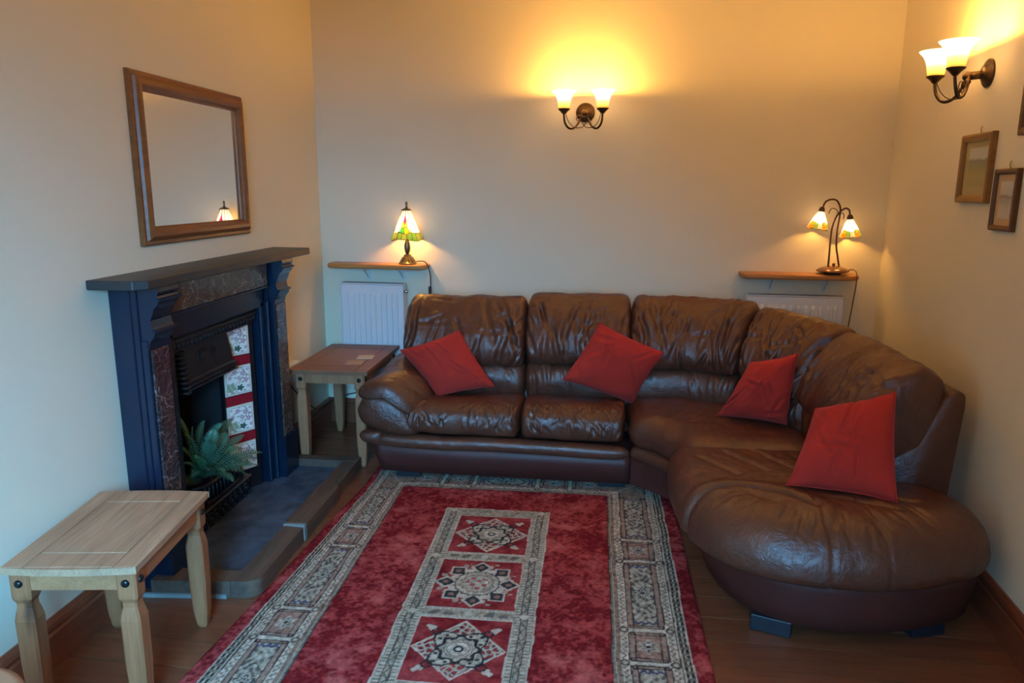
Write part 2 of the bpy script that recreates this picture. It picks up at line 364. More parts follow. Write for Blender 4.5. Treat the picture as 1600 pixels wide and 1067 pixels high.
# skirting boards
def skirting(name, p0, p1, mat, h=.165, t=.022):
    p0, p1 = Vector((*p0, 0)), Vector((*p1, 0)); d = (p1-p0).normalized(); n = Vector((-d.y, d.x, 0))
    prof = [(0, 0), (t, 0), (t, h*.70), (t*.72, h*.74), (t*.72, h*.80), (t*.95, h*.83), (t*.8, h*.92), (t*.35, h), (0, h)]
    return struct(link_mesh(name, mesh(name, *loft([[p+n*a+Vector((0, 0, z)) for a, z in prof] for p in (p0, p1)]), smooth=False), mat))
skirting('baseboard_left', (XL, 2.475), (XL, YN), 'skirting')
skirting('baseboard_left_far', (XL, YB0), (XL, 3.775), 'skirting')
skirting('baseboard_back', (XC, YC), (XL, YB0), 'skirting_back')
skirting('baseboard_right', (right_x(YN), YN), (XC, YC), 'skirting')

# ------------------------------------------------------------------ corner sofa
SOFA = thing('corner_sofa', 'brown leather corner sofa with rounded chaise end against the back wall', 'sofa', (.2, 3.9, 0))
PATH = resample(catmull([(-1.06, 4.315, 0), (-.5, 4.30, 0), (.25, 4.275, 0), (.62, 4.235, 0), (.92, 4.10, 0), (1.15, 3.88, 0), (1.28, 3.60, 0), (1.335, 3.25, 0), (1.35, 2.865, 0)], 16), 300)
PLEN = [0]
for a_, b_ in zip(PATH, PATH[1:]): PLEN.append(PLEN[-1]+(b_-a_).length)
def on_path(s, P=PATH, L=PLEN):
    s = min(max(s, 0), L[-1]); j = int(np.searchsorted(L, s)); j = min(max(j, 1), len(L)-1)
    t = (s-L[j-1])/(L[j]-L[j-1]); p = P[j-1].lerp(P[j], t)
    a, b = P[max(j-4, 0)], P[min(j+3, len(P)-1)]; d = (b-a).normalized()
    return p, Vector((d.y, -d.x, 0))                       # point, direction to the front of the seat
def s_of(x, y): return min(range(len(PATH)), key=lambda i: (PATH[i].x-x)**2+(PATH[i].y-y)**2)
def creases(rng, n, vr, ang, ln, depth, width, ur=(-.9, .9)):
    out = []
    for _ in range(n):
        u, v = rng.uniform(*ur), rng.uniform(*vr); a = rng.uniform(*ang); l = rng.uniform(*ln)
        out.append((u, v, a, l, rng.uniform(*depth), rng.uniform(*width), rng.uniform(0, 9)))
    return out
def crease_disp(x, y, cr, hw):
    """x across in metres from the middle, y along the profile in metres"""
    d = 0
    for (u, v, a, l, dep, wd, ph) in cr:
        cx, cy = u*hw, v; dx, dy = x-cx, y-cy
        t = dx*math.cos(a)+dy*math.sin(a); q = -dx*math.sin(a)+dy*math.cos(a)+.012*math.sin(t*14+ph)
        if abs(t) > l or abs(q) > wd*4: continue
        e = (1-(t/l)**2)
        d += dep*e*(-math.exp(-(q/wd)**2)+.55*math.exp(-((abs(q)-1.9*wd)/wd)**2))
    return d
def sweep_cushion(name, s0, s1, prof, mat='leather', nu=54, nv=84, p=9, q=2.6, cr=(), zshift=None, path=on_path, gather=0, seed=0, amp=.004, dshift=None, cen=None, parent=None):
    ctrl = catmull([(d, z, 0) for d, z in prof], 8, True); pr = resample(ctrl, nv, True)
    per = sum((pr[(i+1) % nv]-pr[i]).length for i in range(nv))
    c = sum(pr, Vector((0, 0, 0)))/nv if cen is None else Vector((*cen, 0))
    hw = (s1-s0)/2; mid = (s0+s1)/2; rings = []
    nrm = []
    for j in range(nv):
        t = (pr[(j+1) % nv]-pr[j-1]).normalized(); nn = Vector((t.y, -t.x, 0)); nrm.append(nn if nn.dot(pr[j]-c) > 0 else -nn)
    for i in range(nu+1):
        tt = -1+2*i/nu; u = math.sin(tt*math.pi/2); u = .35*tt+.65*u
        k = max(1-abs(u)**p, 0)**(1/q); k = max(k, .02)
        P, N = path(mid+u*hw); ring = []
        for j in range(nv):
            v = per*j/nv; a = pr[j]
            disp = crease_disp(u*hw, v, cr, hw)+amp*(nz(u*hw*6+seed, v*6, seed, 1.3)+.6*nz(u*hw*14+seed, v*12, seed*2.1, 1.4))
            if gather:
                e = hw*(1-abs(u)); g = math.exp(-(e/.075)**1.3); disp += gather*g*math.sin(v*52+3*nz(v*9, seed, u*3)+seed)*(.5+.5*nz(v*5, seed, 1))
            b = c+(a-c)*k+nrm[j]*disp*min(1, k*1.5)
            z = b.y+(zshift(u) if zshift else 0); d = b.x+(dshift(u) if dshift else 0)
            ring.append(P+N*d+Vector((0, 0, z)))
        rings.append(ring)
    return part(name, loft(rings), mat, parent or SOFA)
S34 = PLEN[s_of(.965, 4.075)]; S45 = PLEN[s_of(1.285, 3.56)]; SE = PLEN[-1]
SB = [0.015, PLEN[s_of(-.335, 4.30)], PLEN[s_of(.247, 4.275)], S34, S45, SE-.005]
rg = random.Random(3)
UP = [(.275, .575), (.318, .66), (.275, .78), (.20, .88), (.11, .945), (.02, .935), (-.035, .87), (-.03, .70), (.02, .58), (.15, .555)]
LO = [(.20, .60), (.275, .565), (.300, .49), (.275, .40), (.20, .365), (.06, .38), (.03, .48), (.08, .58)]
tops = [-.012, .020, .015, -.028, -.062]
for i in range(5):
    g = -.004
    cr = creases(rg, 20, (-.02, .36), (1.05, 2.05), (.07, .22), (.006, .017), (.008, .017))
    cr += creases(rg, 8, (.22, .48), (-.7, .7), (.05, .14), (.004, .009), (.008, .016))
    for sgn in (-1, 1):
        cr += creases(rg, 5, (.0, .40), (.3*sgn-.3+math.pi/4*sgn, .3*sgn+.3+math.pi/4*sgn), (.06, .14), (.004, .009), (.009, .014), (sgn*.93-.08, sgn*.93+.05))
    zs = (lambda t: (lambda u: t))(tops[i]) if i < 3 else (lambda t, dt: (lambda u: t-dt*u))(tops[i]+.006, [0, 0, 0, .018, .014][i])
    if i == 0: zs = lambda u: -.006
    sweep_cushion('back_cushion', SB[i]+g, SB[i+1]-g, UP, cr=cr, zshift=zs, gather=.010, seed=i*3.1+.7, nu=84, nv=120, p=22, amp=.008)
    cr = creases(rg, 8, (.02, .25), (1.2, 1.9), (.06, .14), (.006, .014), (.008, .014))
    sweep_cushion('lumbar_cushion', SB[i]+g-(.02 if i > 3 else 0), SB[i+1]-g+(.02 if i == 3 else 0), LO, cr=cr, gather=.010, seed=i*2.3+5, nu=64, nv=76, p=22 if i < 3 else 9, amp=.006)
# frame of the backrest
def sweep_solid(name, s0, s1, prof, mat, n=60, path=on_path, bev=None):
    rings = []
    for i in range(n+1):
        P, N = path(s0+(s1-s0)*i/n); rings.append([P+N*d+Vector((0, 0, z)) for d, z in prof])
    return part(name, loft(rings), mat, SOFA)
bf = [(-.045, .075), (-.075, .40), (-.098, .74), (-.095, .785), (-.075, .80), (-.045, .795), (-.02, .77), (.06, .58), (.20, .50), (.225, .42), (.21, .20), (.15, .075)]
bo = sweep_solid('back_frame', 0.0, SE+.0, bf, 'leather')
bo.modifiers.new('edge', 'BEVEL').width = .008; bo.modifiers['edge'].limit_method = 'ANGLE'
# seats along the back wall
cut = PLEN[s_of(-.325, 4.30)]; e2 = PLEN[s_of(.238, 4.275)]; s_arm = PLEN[s_of(-.955, 4.31)]
SEAT = [(.20, .345), (.22, .405), (.34, .425), (.48, .440), (.575, .430), (.635, .395), (.652, .34), (.637, .285), (.58, .262), (.40, .262), (.26, .275)]
for i, (a, b) in enumerate(((s_arm, cut+.003), (cut-.003, e2))):
    cr = creases(rg, 50, (.40, .58), (.7, 2.4), (.02, .060), (.005, .011), (.005, .009))+creases(rg, 6, (.10, .28), (-.5, .5), (.05, .12), (.002, .004), (.01, .02))
    sweep_cushion('seat_cushion', a+.002, b-.002, SEAT, cr=cr, seed=20+i*4, nu=90, nv=110, p=26, q=2.4, gather=.005, amp=.006,
                  zshift=(lambda u: .012*max(0, -u-.3)) if i == 0 else None)
# rolled band and front panel under the seats, left section
FRONT = [Vector(p) for p in ((-1.125, 3.70, 0), (-.9, 3.685, 0), (-.3, 3.665, 0), (.236, 3.650, 0))]
def poly_path(P):
    P = resample(catmull(P, 12), 160); L = [0]
    for a, b in zip(P, P[1:]): L.append(L[-1]+(b-a).length)
    return (lambda s: on_path(s, P, L)), L[-1]
fp, flen = poly_path(FRONT)
BAND = [(-.02, .268), (.022, .258), (.034, .230), (.020, .200), (-.02, .192), (-.05, .23)]
dip = lambda u: -.010+.030*max(0, -u-.45)+.006*math.cos(u*math.pi)
sweep_cushion('front_band', -.0, flen-.002, BAND, cr=creases(rg, 8, (.0, .1), (1.3, 1.8), (.02, .04), (.002, .004), (.006, .01)), seed=31, nu=70, nv=40, p=16, q=2.2, path=fp, zshift=dip, amp=.003)
Vp = []
for i in range(41):
    P, N = fp(flen*i/40); u = -1+2*i/40; x = (.055*(1-i/2.0) if i < 2 else 0)
    zt = .215+dip(u)
    Vp.append([P+N*.012+Vector((0, 0, zt)), P+N*.015+Vector((0, 0, .15)), P+N*.006+Vector((.035*(1-i/40), 0, .052)), P-N*.62+Vector((.035*(1-i/40), 0, .052)), P-N*.62+Vector((0, 0, zt))])
part('base_panel', loft(Vp), 'leather_base', SOFA)
# corner section
CORN = [Vector(p) for p in ((.240, 3.648, 0), (.30, 3.60, 0), (.385, 3.51, 0), (.455, 3.42, 0), (.49, 3.30, 0))]
cp_, clen = poly_path(CORN)
sweep_cushion('front_band', .002, clen, [(d, z-.004) for d, z in BAND], seed=37, nu=30, nv=40, p=16, q=2.2, path=cp_, amp=.003)
outl = [(.240, 3.636), (.30, 3.59), (.385, 3.505), (.455, 3.415), (.49, 3.30), (1.2, 3.30), (1.24, 3.6), (1.1, 3.95), (.8, 4.15), (.243, 4.22)]
part('base_panel', prism(outl, .055, .215, 'Z'), 'leather_base', SOFA, smooth=False)
def outline_pillow(name, outline, center, prof, ztop, n=120, nin=16, disp=None, mat='leather', smooth_out=True):
    O = resample(catmull([(x, y, 0) for x, y in outline], 10, True) if smooth_out else [(x, y, 0) for x, y in outline], n, True); C = Vector((*center, 0)); rings = []
    for ins, z, blend in prof:
        ring = []
        for o in O:
            d = (C-o); l = d.length; p = o+d/l*ins; ring.append(Vector((p.x, p.y, z+blend*ztop(p.x, p.y))))
        rings.append(ring)
    last = prof[-1][0]
    for k in range(1, nin+1):
        f = k/nin; ring = []
        for o in O:
            d = C-o; l = d.length; p = o+d/l*(last+(l-last)*min(f, .985)); ring.append(Vector((p.x, p.y, prof[-1][1]+ztop(p.x, p.y))))
        rings.append(ring)
    V, F = loft(rings)
    if disp:
        nr = len(rings)
        V2 = []
        for i, v in enumerate(V):
            r, k = divmod(i, n); o = O[k]; out = (o-C).normalized(); w_ = min(r/max(len(prof)-1, 1), 1); dv = disp(Vector(v))
            V2.append(Vector(v)+(out*(1-w_)+Vector((0, 0, 1))*w_)*dv)
        V = V2
    return part(name, (V, F), mat, SOFA)
def leather_noise(v, s=0): return .005*nz(v.x, v.y, v.z+s, 5)+.0035*nz(v.x, v.y, v.z+s, 13)+.0022*nz(v.x*1.5, v.y*.7, v.z*2+s, 27)
def seg_dist(p, a, b):
    ax, ay = a; bx, by = b; dx, dy = bx-ax, by-ay; t = max(0, min(1, ((p.x-ax)*dx+(p.y-ay)*dy)/(dx*dx+dy*dy))); return math.hypot(p.x-ax-t*dx, p.y-ay-t*dy)
SP = [(.02, .262, 0), (.0, .285, 0), (-.012, .33, 0), (.004, .375, 0), (.035, .405, .4), (.08, .420, .8), (.14, .428, 1)]
crs = [((.52, 3.55), (.75, 3.75)), ((.45, 3.7), (.62, 3.95)), ((.62, 3.45), (.9, 3.62)), ((.40, 3.55), (.50, 3.72))]
outline_pillow('seat_cushion', [(.243, 3.64), (.245, 3.85), (.25, 4.08), (.55, 4.07), (.85, 3.95), (1.02, 3.75), (1.09, 3.5), (1.08, 3.26), (.75, 3.22), (.50, 3.22), (.43, 3.38), (.33, 3.55)], (.62, 3.62), SP,
               lambda x, y: .006, n=150, disp=lambda v: leather_noise(v, 3)-sum(.006*math.exp(-(seg_dist(v, a, b)/.012)**2) for a, b in crs))
# chaise end
CH = [(.50, 3.345), (.405, 3.30), (.380, 3.10), (.378, 2.93), (.395, 2.73), (.455, 2.545), (.57, 2.42), (.72, 2.358), (.88, 2.338), (1.05, 2.350), (1.22, 2.405), (1.36, 2.475), (1.435, 2.58), (1.445, 2.72), (1.415, 2.85), (1.33, 3.0), (1.25, 3.20), (1.05, 3.33), (.75, 3.355)]
arc = [tuple(at_z(x, y, .44)[:2]) for x, y in ((1052, 772), (1075, 762), (1110, 757), (1150, 756), (1190, 762), (1235, 775), (1270, 792))]
vs1 = [((.83, 2.30), (.84, 2.78)), ((1.02, 2.30), (.98, 2.78))]
chr_ = [((.62, 3.2), (.75, 2.95)), ((.75, 3.25), (.90, 2.9)), ((.50, 3.1), (.62, 2.9)), ((.9, 3.2), (.98, 2.95)), ((.55, 2.70), (.7, 2.58)), ((.9, 2.66), (1.1, 2.55)), ((1.05, 2.7), (1.2, 2.62))]
rr = random.Random(11); front_cr = []
for k in range(46):
    t = rr.uniform(-2.75, -.9); cx, cy = .90, 2.86; r0 = rr.uniform(.44, .50); r1 = r0-rr.uniform(.05, .10); t2 = t+rr.uniform(-.10, .10)
    front_cr.append(((cx+r0*math.cos(t), cy+r0*math.sin(t)), (cx+r1*math.cos(t2), cy+r1*math.sin(t2))))
def ch_disp(v):
    d = leather_noise(v, 9)
    da = min(seg_dist(v, a, b) for a, b in zip(arc, arc[1:]))
    d += -.026*math.exp(-(da/.014)**2)+.008*math.exp(-((da-.045)/.025)**2)
    for a, b in vs1: d += -.006*math.exp(-(seg_dist(v, a, b)/.007)**2)
    for a, b in chr_: d += -.010*math.exp(-(seg_dist(v, a, b)/.012)**2)
    if v.z > .26:
        for a, b in front_cr: d += -.0075*math.exp(-(seg_dist(v, a, b)/.006)**2)
    return d
def ch_top(x, y):
    f = max(0, 2.83-y)/.45; roll = math.sin(min(f, 1)*math.pi*.62)*.030 if y < 2.83 else 0
    return roll+.012*max(0, x-.9)-.020*max(0, (y-2.95)/.4)
CP0 = [(.03, .235, 0), (.006, .242, 0), (-.008, .262, 0), (-.012, .29, 0), (-.006, .325, .1), (.014, .362, .3), (.045, .395, .5), (.085, .414, .75), (.14, .424, 1), (.20, .426, 1)]
CP = [tuple(v) for v in catmull(CP0, 3)]
outline_pillow('chaise_cushion', CH, (.90, 2.86), CP, ch_top, n=420, nin=46, disp=ch_disp)
CB = [(.492, 3.32), (.482, 3.10), (.480, 2.93), (.487, 2.76), (.53, 2.595), (.61, 2.475), (.73, 2.40), (.88, 2.372), (1.05, 2.383), (1.22, 2.435), (1.36, 2.515), (1.425, 2.60), (1.43, 2.75), (1.42, 3.0), (1.40, 3.3)]
cb = resample(catmull([(x, y, 0) for x, y in CB], 10), 110)
def ring_at(ins, z): return [p+(Vector((.95, 2.95, 0))-p).normalized()*ins+Vector((0, 0, z)) for p in cb]
part('base_panel', loft([ring_at(.035, .052), ring_at(.022, .058), ring_at(.010, .13), ring_at(.0, .20), ring_at(.0, .232), ring_at(.012, .25)]), 'leather_base', SOFA)
pipe = [p+(Vector((.95, 2.95, 0))-p).normalized()*-.004+Vector((0, 0, .240)) for p in cb[8:-4:2]]
part('piping', tube(pipe, .006, 8, 0), 'leather', SOFA)
# arm
AX = -1.225
apath = [Vector((AX, 3.655, 0)), Vector((AX, 4.33, 0))]
def arm_p(s):
    t = min(max((s-.02)/.17, 0), 1); return Vector((AX+.062*t*t*(3-2*t), 3.655+s, 0)), Vector((1, 0, 0))
FIST = [(.02, .43), (.005, .385), (.03, .325), (.10, .285), (.20, .262), (.30, .255), (.335, .275), (.315, .33), (.28, .40), (.21, .455), (.12, .485), (.05, .475)]
sweep_cushion('arm_body', -.012, .66, FIST, cr=creases(rg, 4, (.1, .8), (.5, 2.5), (.04, .08), (.002, .004), (.01, .02)), path=arm_p, seed=41, nu=50, nv=70, p=18, q=2.3, amp=.003)
PAD = [(.012, .475), (-.004, .505), (.03, .55), (.11, .585), (.20, .58), (.285, .525), (.335, .44), (.345, .385), (.31, .375), (.26, .43), (.18, .475), (.08, .485)]
sweep_cushion('arm_pad', -.02, .66, PAD, cr=creases(rg, 16, (.05, .5), (-.5, 1.2), (.05, .12), (.003, .007), (.008, .014)), path=arm_p, seed=47, nu=54, nv=80, p=9, q=2.2, amp=.006,
              zshift=lambda u: .030*max(u+.55, -.45)*1.0-.01, cen=(.17, .50))
sweep_cushion('arm_band', -.0, .60, [(.04, .275), (.01, .25), (.03, .215), (.08, .20), (.14, .20), (.14, .28)], path=arm_p, seed=51, nu=30, nv=40, p=18, q=2.3, amp=.002)
part('arm_panel', prism([(-1.14, .225), (-1.085, .052), (-.95, .052), (-.95, .225)], 3.70, 4.25, 'Y'), 'leather_base', SOFA, smooth=False)
def foot(x0, x1, y0, y1): part('foot', box(x0, x1, y0, y1, .0135 if y1 > 3 and x1 < .4 else 0, .06, .004), 'black_foot', SOFA, smooth=False)
foot(-1.02, -.885, 3.71, 3.79); foot(.075, .215, 3.685, 3.76)
def rot_foot(cx, cy, a, w_=.13, d_=.07):
    part('foot', xf(box(-w_/2, w_/2, -d_/2, d_/2, 0, .062, .004), Matrix.Translation((cx, cy, 0)) @ Matrix.Rotation(a, 4, 'Z')), 'black_foot', SOFA, smooth=False)
rot_foot(.685, 2.475, -.35, .14); rot_foot(1.22, 2.52, .3); rot_foot(1.30, 3.15, 0); rot_foot(-.9, 4.2, 0); rot_foot(.2, 4.2, 0)

# ------------------------------------------------------------------ throw cushions
def throw_cushion(label, c, thick, seed, sag=0.0, wr=.006, n=44):
    """c: four corners in order round the square"""
    c = [Vector(v) for v in c]; ctr = sum(c, Vector())/4; N = (c[2]-c[0]).cross(c[3]-c[1]).normalized()
    if N.y > 0: N = -N
    rg2 = random.Random(seed); cr = [(rg2.uniform(.1, .9), rg2.uniform(.1, .9), rg2.uniform(0, math.pi), rg2.uniform(.12, .35), rg2.uniform(.5, 1)) for _ in range(9)]
    V = []; idx = {}
    def pos(u, v, side):
        a, b = 2*u-1, 2*v-1
        pin = .055*(1-b*b)*a*abs(a)**.3, .055*(1-a*a)*b*abs(b)**.3      # slightly hollow edges
        uu, vv = u-pin[0]*.5, v-pin[1]*.5
        p = c[0]*(1-uu)*(1-vv)+c[1]*uu*(1-vv)+c[2]*uu*vv+c[3]*(1-uu)*vv
        h = max(0, (1-abs(a)**2.4)*(1-abs(b)**2.4))**.55
        h2 = h*(1-.12*(1-abs(a))*(1-abs(b)))
        d = thick*h2*(1+.16*nz(u*2.3+seed, v*2.3, side))
        f = 0
        for (cu, cv, an, l, am) in cr:
            t = (u-cu)*math.cos(an)+(v-cv)*math.sin(an); q = -(u-cu)*math.sin(an)+(v-cv)*math.cos(an)+.02*math.sin(9*t)
            if abs(t) < l: f += am*(1-(t/l)**2)*(-math.exp(-(q/.022)**2)+.6*math.exp(-((abs(q)-.05)/.03)**2))
        f += .8*nz(u*7+seed, v*7, 3)*(1-h)
        d += wr*f*min(1, h*2)
        return p+N*side*d+N*.25*wr*nz(u*4, v*4, seed)*6*(1-h)-Vector((0, 0, sag))*(1-abs(b))*h
    F = []
    for side in (1, -1):
        for i in range(n+1):
            for j in range(n+1):
                if side == -1 and (i in (0, n) or j in (0, n)): idx[(side, i, j)] = idx[(1, i, j)]; continue
                idx[(side, i, j)] = len(V); V.append(pos(i/n, j/n, side))
        for i in range(n):
            for j in range(n): F.append((idx[(side, i, j)], idx[(side, i+1, j)], idx[(side, i+1, j+1)], idx[(side, i, j+1)]))
    zmin = min(v.z for v in V); base = Vector((ctr.x, ctr.y, zmin))
    t = thing('throw_cushion', label, 'cushion', base, 0, 'red throw cushions on the sofa')
    part('cover', (V, F), 'red_cotton', t)
    seam = [pos(i/n, 0, 1) for i in range(0, n, 2)]+[pos(1, j/n, 1) for j in range(0, n, 2)]+[pos(1-i/n, 1, 1) for i in range(0, n, 2)]+[pos(0, 1-j/n, 1) for j in range(0, n+1, 2)]
    part('seam', tube(seam, .0022, 6, 0), 'red_cotton', t)
    return t
throw_cushion('red cushion leaning on the sofa arm beside the pine end table', [at_y(625, 547, 3.93), at_y(718, 516, 4.00), at_y(773, 604, 3.905), at_z(684, 619, .436)], .075, 2, wr=.009)
throw_cushion('red cushion tipped on its corner across two back cushions below the central wall light', [at_y(879, 593, 3.86), at_y(937, 504, 3.96), at_y(1038, 551, 3.92), at_z(988, 631, .396)], .078, 5, wr=.009)
throw_cushion('crumpled red cushion pushed into the bend of the corner sofa', [at_z(1121, 649, .436), at_y(1172, 566, 3.64), at_y(1247, 552, 3.50), at_z(1230, 664, .452)], .085, 8, wr=.015)
throw_cushion('red cushion standing on the rounded chaise end of the sofa', [at_z(1228, 758, .443), at_y(1274, 638, 2.96), at_y(1400, 612, 2.84), at_z(1402, 784, .456)], .085, 12, wr=.012)

# ------------------------------------------------------------------ rug
def build_rug():
    CX, CY, HX, HY = -.412, 2.655, .865, 1.255
    nx, ny = 432, 600
    u = np.linspace(-HX, HX, nx+1); v = np.linspace(-HY, HY, ny+1)
    U, Vv = np.meshgrid(u, v); A, B = np.abs(U), np.abs(Vv)
    def nzs(s, seed, octs=4):
        r = np.random.RandomState(seed); out = np.zeros_like(U); amp = 1
        for o in range(octs):
            g = r.rand(int(2*HY/s)+4, int(2*HX/s)+4); gx = (U+HX)/s; gy = (Vv+HY)/s; ix = gx.astype(int); iy = gy.astype(int); fx = gx-ix; fy = gy-iy
            fx = fx*fx*(3-2*fx); fy = fy*fy*(3-2*fy)
            out += amp*((g[iy, ix]*(1-fx)+g[iy, ix+1]*fx)*(1-fy)+(g[iy+1, ix]*(1-fx)+g[iy+1, ix+1]*fx)*fy-.5); amp *= .55; s *= .5
        return out
    # wavering of the woven lines
    wob = .006*nzs(.12, 1, 2); A = A+wob; B = B+.006*nzs(.12, 2, 2)
    RED1, RED2, RED3 = np.array((.40, .060, .055)), np.array((.19, .016, .019)), np.array((.54, .13, .11))
    CREAM, TAUPE, SAGE, DARK, BLUE, PINK, PALE = map(np.array, ((.56, .475, .355), (.31, .205, .145), (.355, .295, .21), (.040, .034, .034), (.09, .09, .15), (.40, .22, .16), (.46, .385, .28)))
    n1, n2, n3, nf = nzs(.10, 3, 5), nzs(.03, 4, 4), nzs(.25, 9, 3), nzs(.012, 5, 3)
    t = np.clip(.5+1.3*n1+1.0*n2+1.3*nf, 0, 1)[..., None]; C = RED2*(1-t)+RED1*t; t2 = np.clip(1.1*n1+.6*n2+.4*n3-.22, 0, 1)[..., None]*1.2; C = C*(1-np.clip(t2, 0, 1))+RED3*np.clip(t2, 0, 1)
    def put(mask, c, a=1.0):
        m = mask[..., None]*a; nonlocal C; C = C*(1-m)+np.asarray(c)*m
    def jit(c, k=.17): return np.clip(np.array(c)*(1+k*4*nf[..., None]), 0, 1)
    # border frame: position across (p: 0 at the outer line, .275 at the inner) and along (q)
    inb = ((A > .53) & (A < .805) & (B < 1.20)) | ((B > .925) & (B < 1.20) & (A < .805))
    side = (A-.53) >= (B-.925)                                  # side borders, ends otherwise
    diag = np.abs((A-.53)-(B-.925))
    p = np.where(side, .805-A, 1.20-B); q = np.where(side, B, A)
    put(inb, jit(TAUPE))
    put(inb & (p < .006), CREAM); put(inb & (p >= .006) & (p < .034), jit(SAGE*.55))
    ch = (np.sin(q*2*math.pi/.032) > -.25)
    put(inb & (np.abs(p-.012) < .004) & ch, DARK); put(inb & (np.abs(p-.028) < .0035) & ch, DARK); put(inb & (np.abs(p-.020) < .004) & ch, jit(PALE))
    put(inb & (p >= .034) & (p < .040), CREAM); put(inb & (p >= .040) & (p < .045), DARK, .7)
    zig = np.abs(((q/.026) % 1)-.5)*2
    for a, b in ((.045, .075), (.215, .243)):
        m = inb & (p >= a) & (p < b); put(m, jit(CREAM)); pp = (p-a)/(b-a); put(m & (np.abs(pp-.2-.6*zig) < .13), TAUPE*.75)
    put(inb & (np.abs(p-.0775) < .003), DARK, .8); put(inb & (np.abs(p-.212) < .003), DARK, .8)
    put(inb & (p >= .243) & (p < .259), jit(TAUPE*.85)); put(inb & (p >= .259) & (p < .263), CREAM*.8); put(inb & (p >= .263) & (p < .275), jit(SAGE*.6)); put(inb & (p > .2715), DARK)
    # framed panels in the middle band of the border
    bars_side = (.25, .44); bars_end = (.17, .34)
    for bars, sd, end in ((bars_side, True, .925), (bars_end, False, .53)):
        m0 = inb & (side == sd) & (p > .080) & (p < .2095)
        cells = [(-bars[0], bars[0]), (bars[0], bars[1]), (bars[1], end)]
        qs = q
        for (a, b) in cells:
            ln_ = b-a; qc = (qs-(a+b)/2)
            if a < 0: qc = qs
            inside = m0 & (np.abs(qc) < ln_/2-.012)
            pp = p-.1447; hl = ln_/2-.012
            put(inside, jit(TAUPE*1.05)); put(inside & (np.abs(np.abs(pp)-.054) < .004) & (np.sin(qs*2*math.pi/.012) > 0), PINK)
            core = inside & (np.abs(pp) < .044) & (np.abs(qc) < hl-.018)
            put(core, jit(PINK*.92 if ln_ < .25 else PALE*.80)); 
            put(inside & (np.abs(np.abs(pp)-.045) < .0028) & (np.abs(qc) < hl-.016), DARK, .85); put(inside & (np.abs(np.abs(qc)-(hl-.017)) < .0028) & (np.abs(pp) < .046), DARK, .85)
            for sx in (-1, 1):
                for sy in (-1, 1):
                    put(inside & (np.abs(pp-sx*.054) < .010) & (np.abs(qc-sy*(hl-.009)) < .010), DARK); put(inside & (np.abs(pp-sx*.054) < .005) & (np.abs(qc-sy*(hl-.009)) < .005), PINK*.8)
            # arabesque inside the core
            th = np.arctan2(pp, qc); r = np.hypot(pp, qc)
            fl_ = r/(.030+.008*np.cos(6*th))
            if ln_ > .25:
                sc = np.sin(pp*150+1.6*np.sin(qc*58))*np.sin(qc*92+1.4*np.cos(pp*95)); put(core & (sc > .45), DARK*1.6, .75); put(core & (sc < -.5), CREAM, .9)
                put(core & (np.abs(np.abs(qc)-(hl-.033)-.006*np.cos(pp*220)) < .006), BLUE); put(core & (np.abs(np.abs(qc)-.085-.02*np.cos(pp*70)) < .0035), DARK, .8)
            put(core & (fl_ < 1.15), DARK if ln_ > .25 else PALE); put(core & (fl_ < .95), jit(PALE)); put(core & (np.abs(fl_-.62) < .13) & (np.cos(8*th) > -.2), BLUE); put(core & (fl_ < .28), DARK)
        for bq in bars:
            put(inb & (side == sd) & (p > .045) & (p < .243) & (np.abs(q-bq) < .012), jit(CREAM)); put(inb & (side == sd) & (p > .082) & (p < .208) & (np.abs(np.abs(q-bq)-.0125) < .0028), DARK, .85)
            for pc in (.060, .229):
                rr_ = np.hypot(p-pc, q-bq); put(inb & (side == sd) & (rr_ < .017), jit(SAGE)); put(inb & (side == sd) & (np.abs(rr_-.014) < .0032), DARK, .85); put(inb & (side == sd) & (rr_ < .006), CREAM)
    put(inb & (diag < .004), CREAM, .8)
    # middle strip: three framed medallions
    PX, PYH = .255, .693
    inp = (A < PX) & (B < PYH); cyc = np.array([-.432, 0, .432])
    cell = np.abs(Vv[..., None]-cyc).argmin(-1); yc = Vv-cyc[cell]
    put(inp, jit(SAGE)); put(inp & ((A > PX-.006) | (B > PYH-.006)), CREAM)
    for xx in (.236, .186):
        m = inp & (np.abs(A-xx) < .009); put(m, jit(SAGE*.75)); put(m & (np.sin(Vv*2*math.pi/.018) > -.2), CREAM*.92)
    put(inp & (np.abs(A-.224) < .0024), DARK, .8); put(inp & (np.abs(A-.199) < .0024), DARK, .8)
    vine = np.abs(A-.2115-.007*np.sin(Vv*2*math.pi/.06)) < .0026; put(inp & vine & (A < .224) & (A > .199), DARK*1.8, .8)
    red = inp & (A < .172) & (np.abs(yc) < .183)
    barm = inp & (A < .178) & ~red; yb = np.abs(np.abs(Vv)-.216)
    put(barm & (np.abs(np.abs(yb)-.024) < .006) & (np.sin(U*2*math.pi/.016) > -.2), CREAM*.9)
    put(barm & (np.abs(yb) < .015) & (np.sin(U*60)*np.sin(Vv*70+2*np.sin(U*30)) > .35), DARK*2.5, .7); put(barm & (np.hypot(A-.001, yb) < .016), CREAM)
    for by in (.216, .67): put(inp & (np.hypot(A-.2115, B-by) < .017), CREAM)
    t3 = np.clip(.5+1.0*n1+.5*n2, 0, 1)[..., None]; Cr = RED2*(1-t3)+RED1*t3; put(red, Cr); put(inp & (np.abs(np.maximum(A-.172, np.abs(yc)-.183)) < .003) & (A < .176), CREAM, .9)
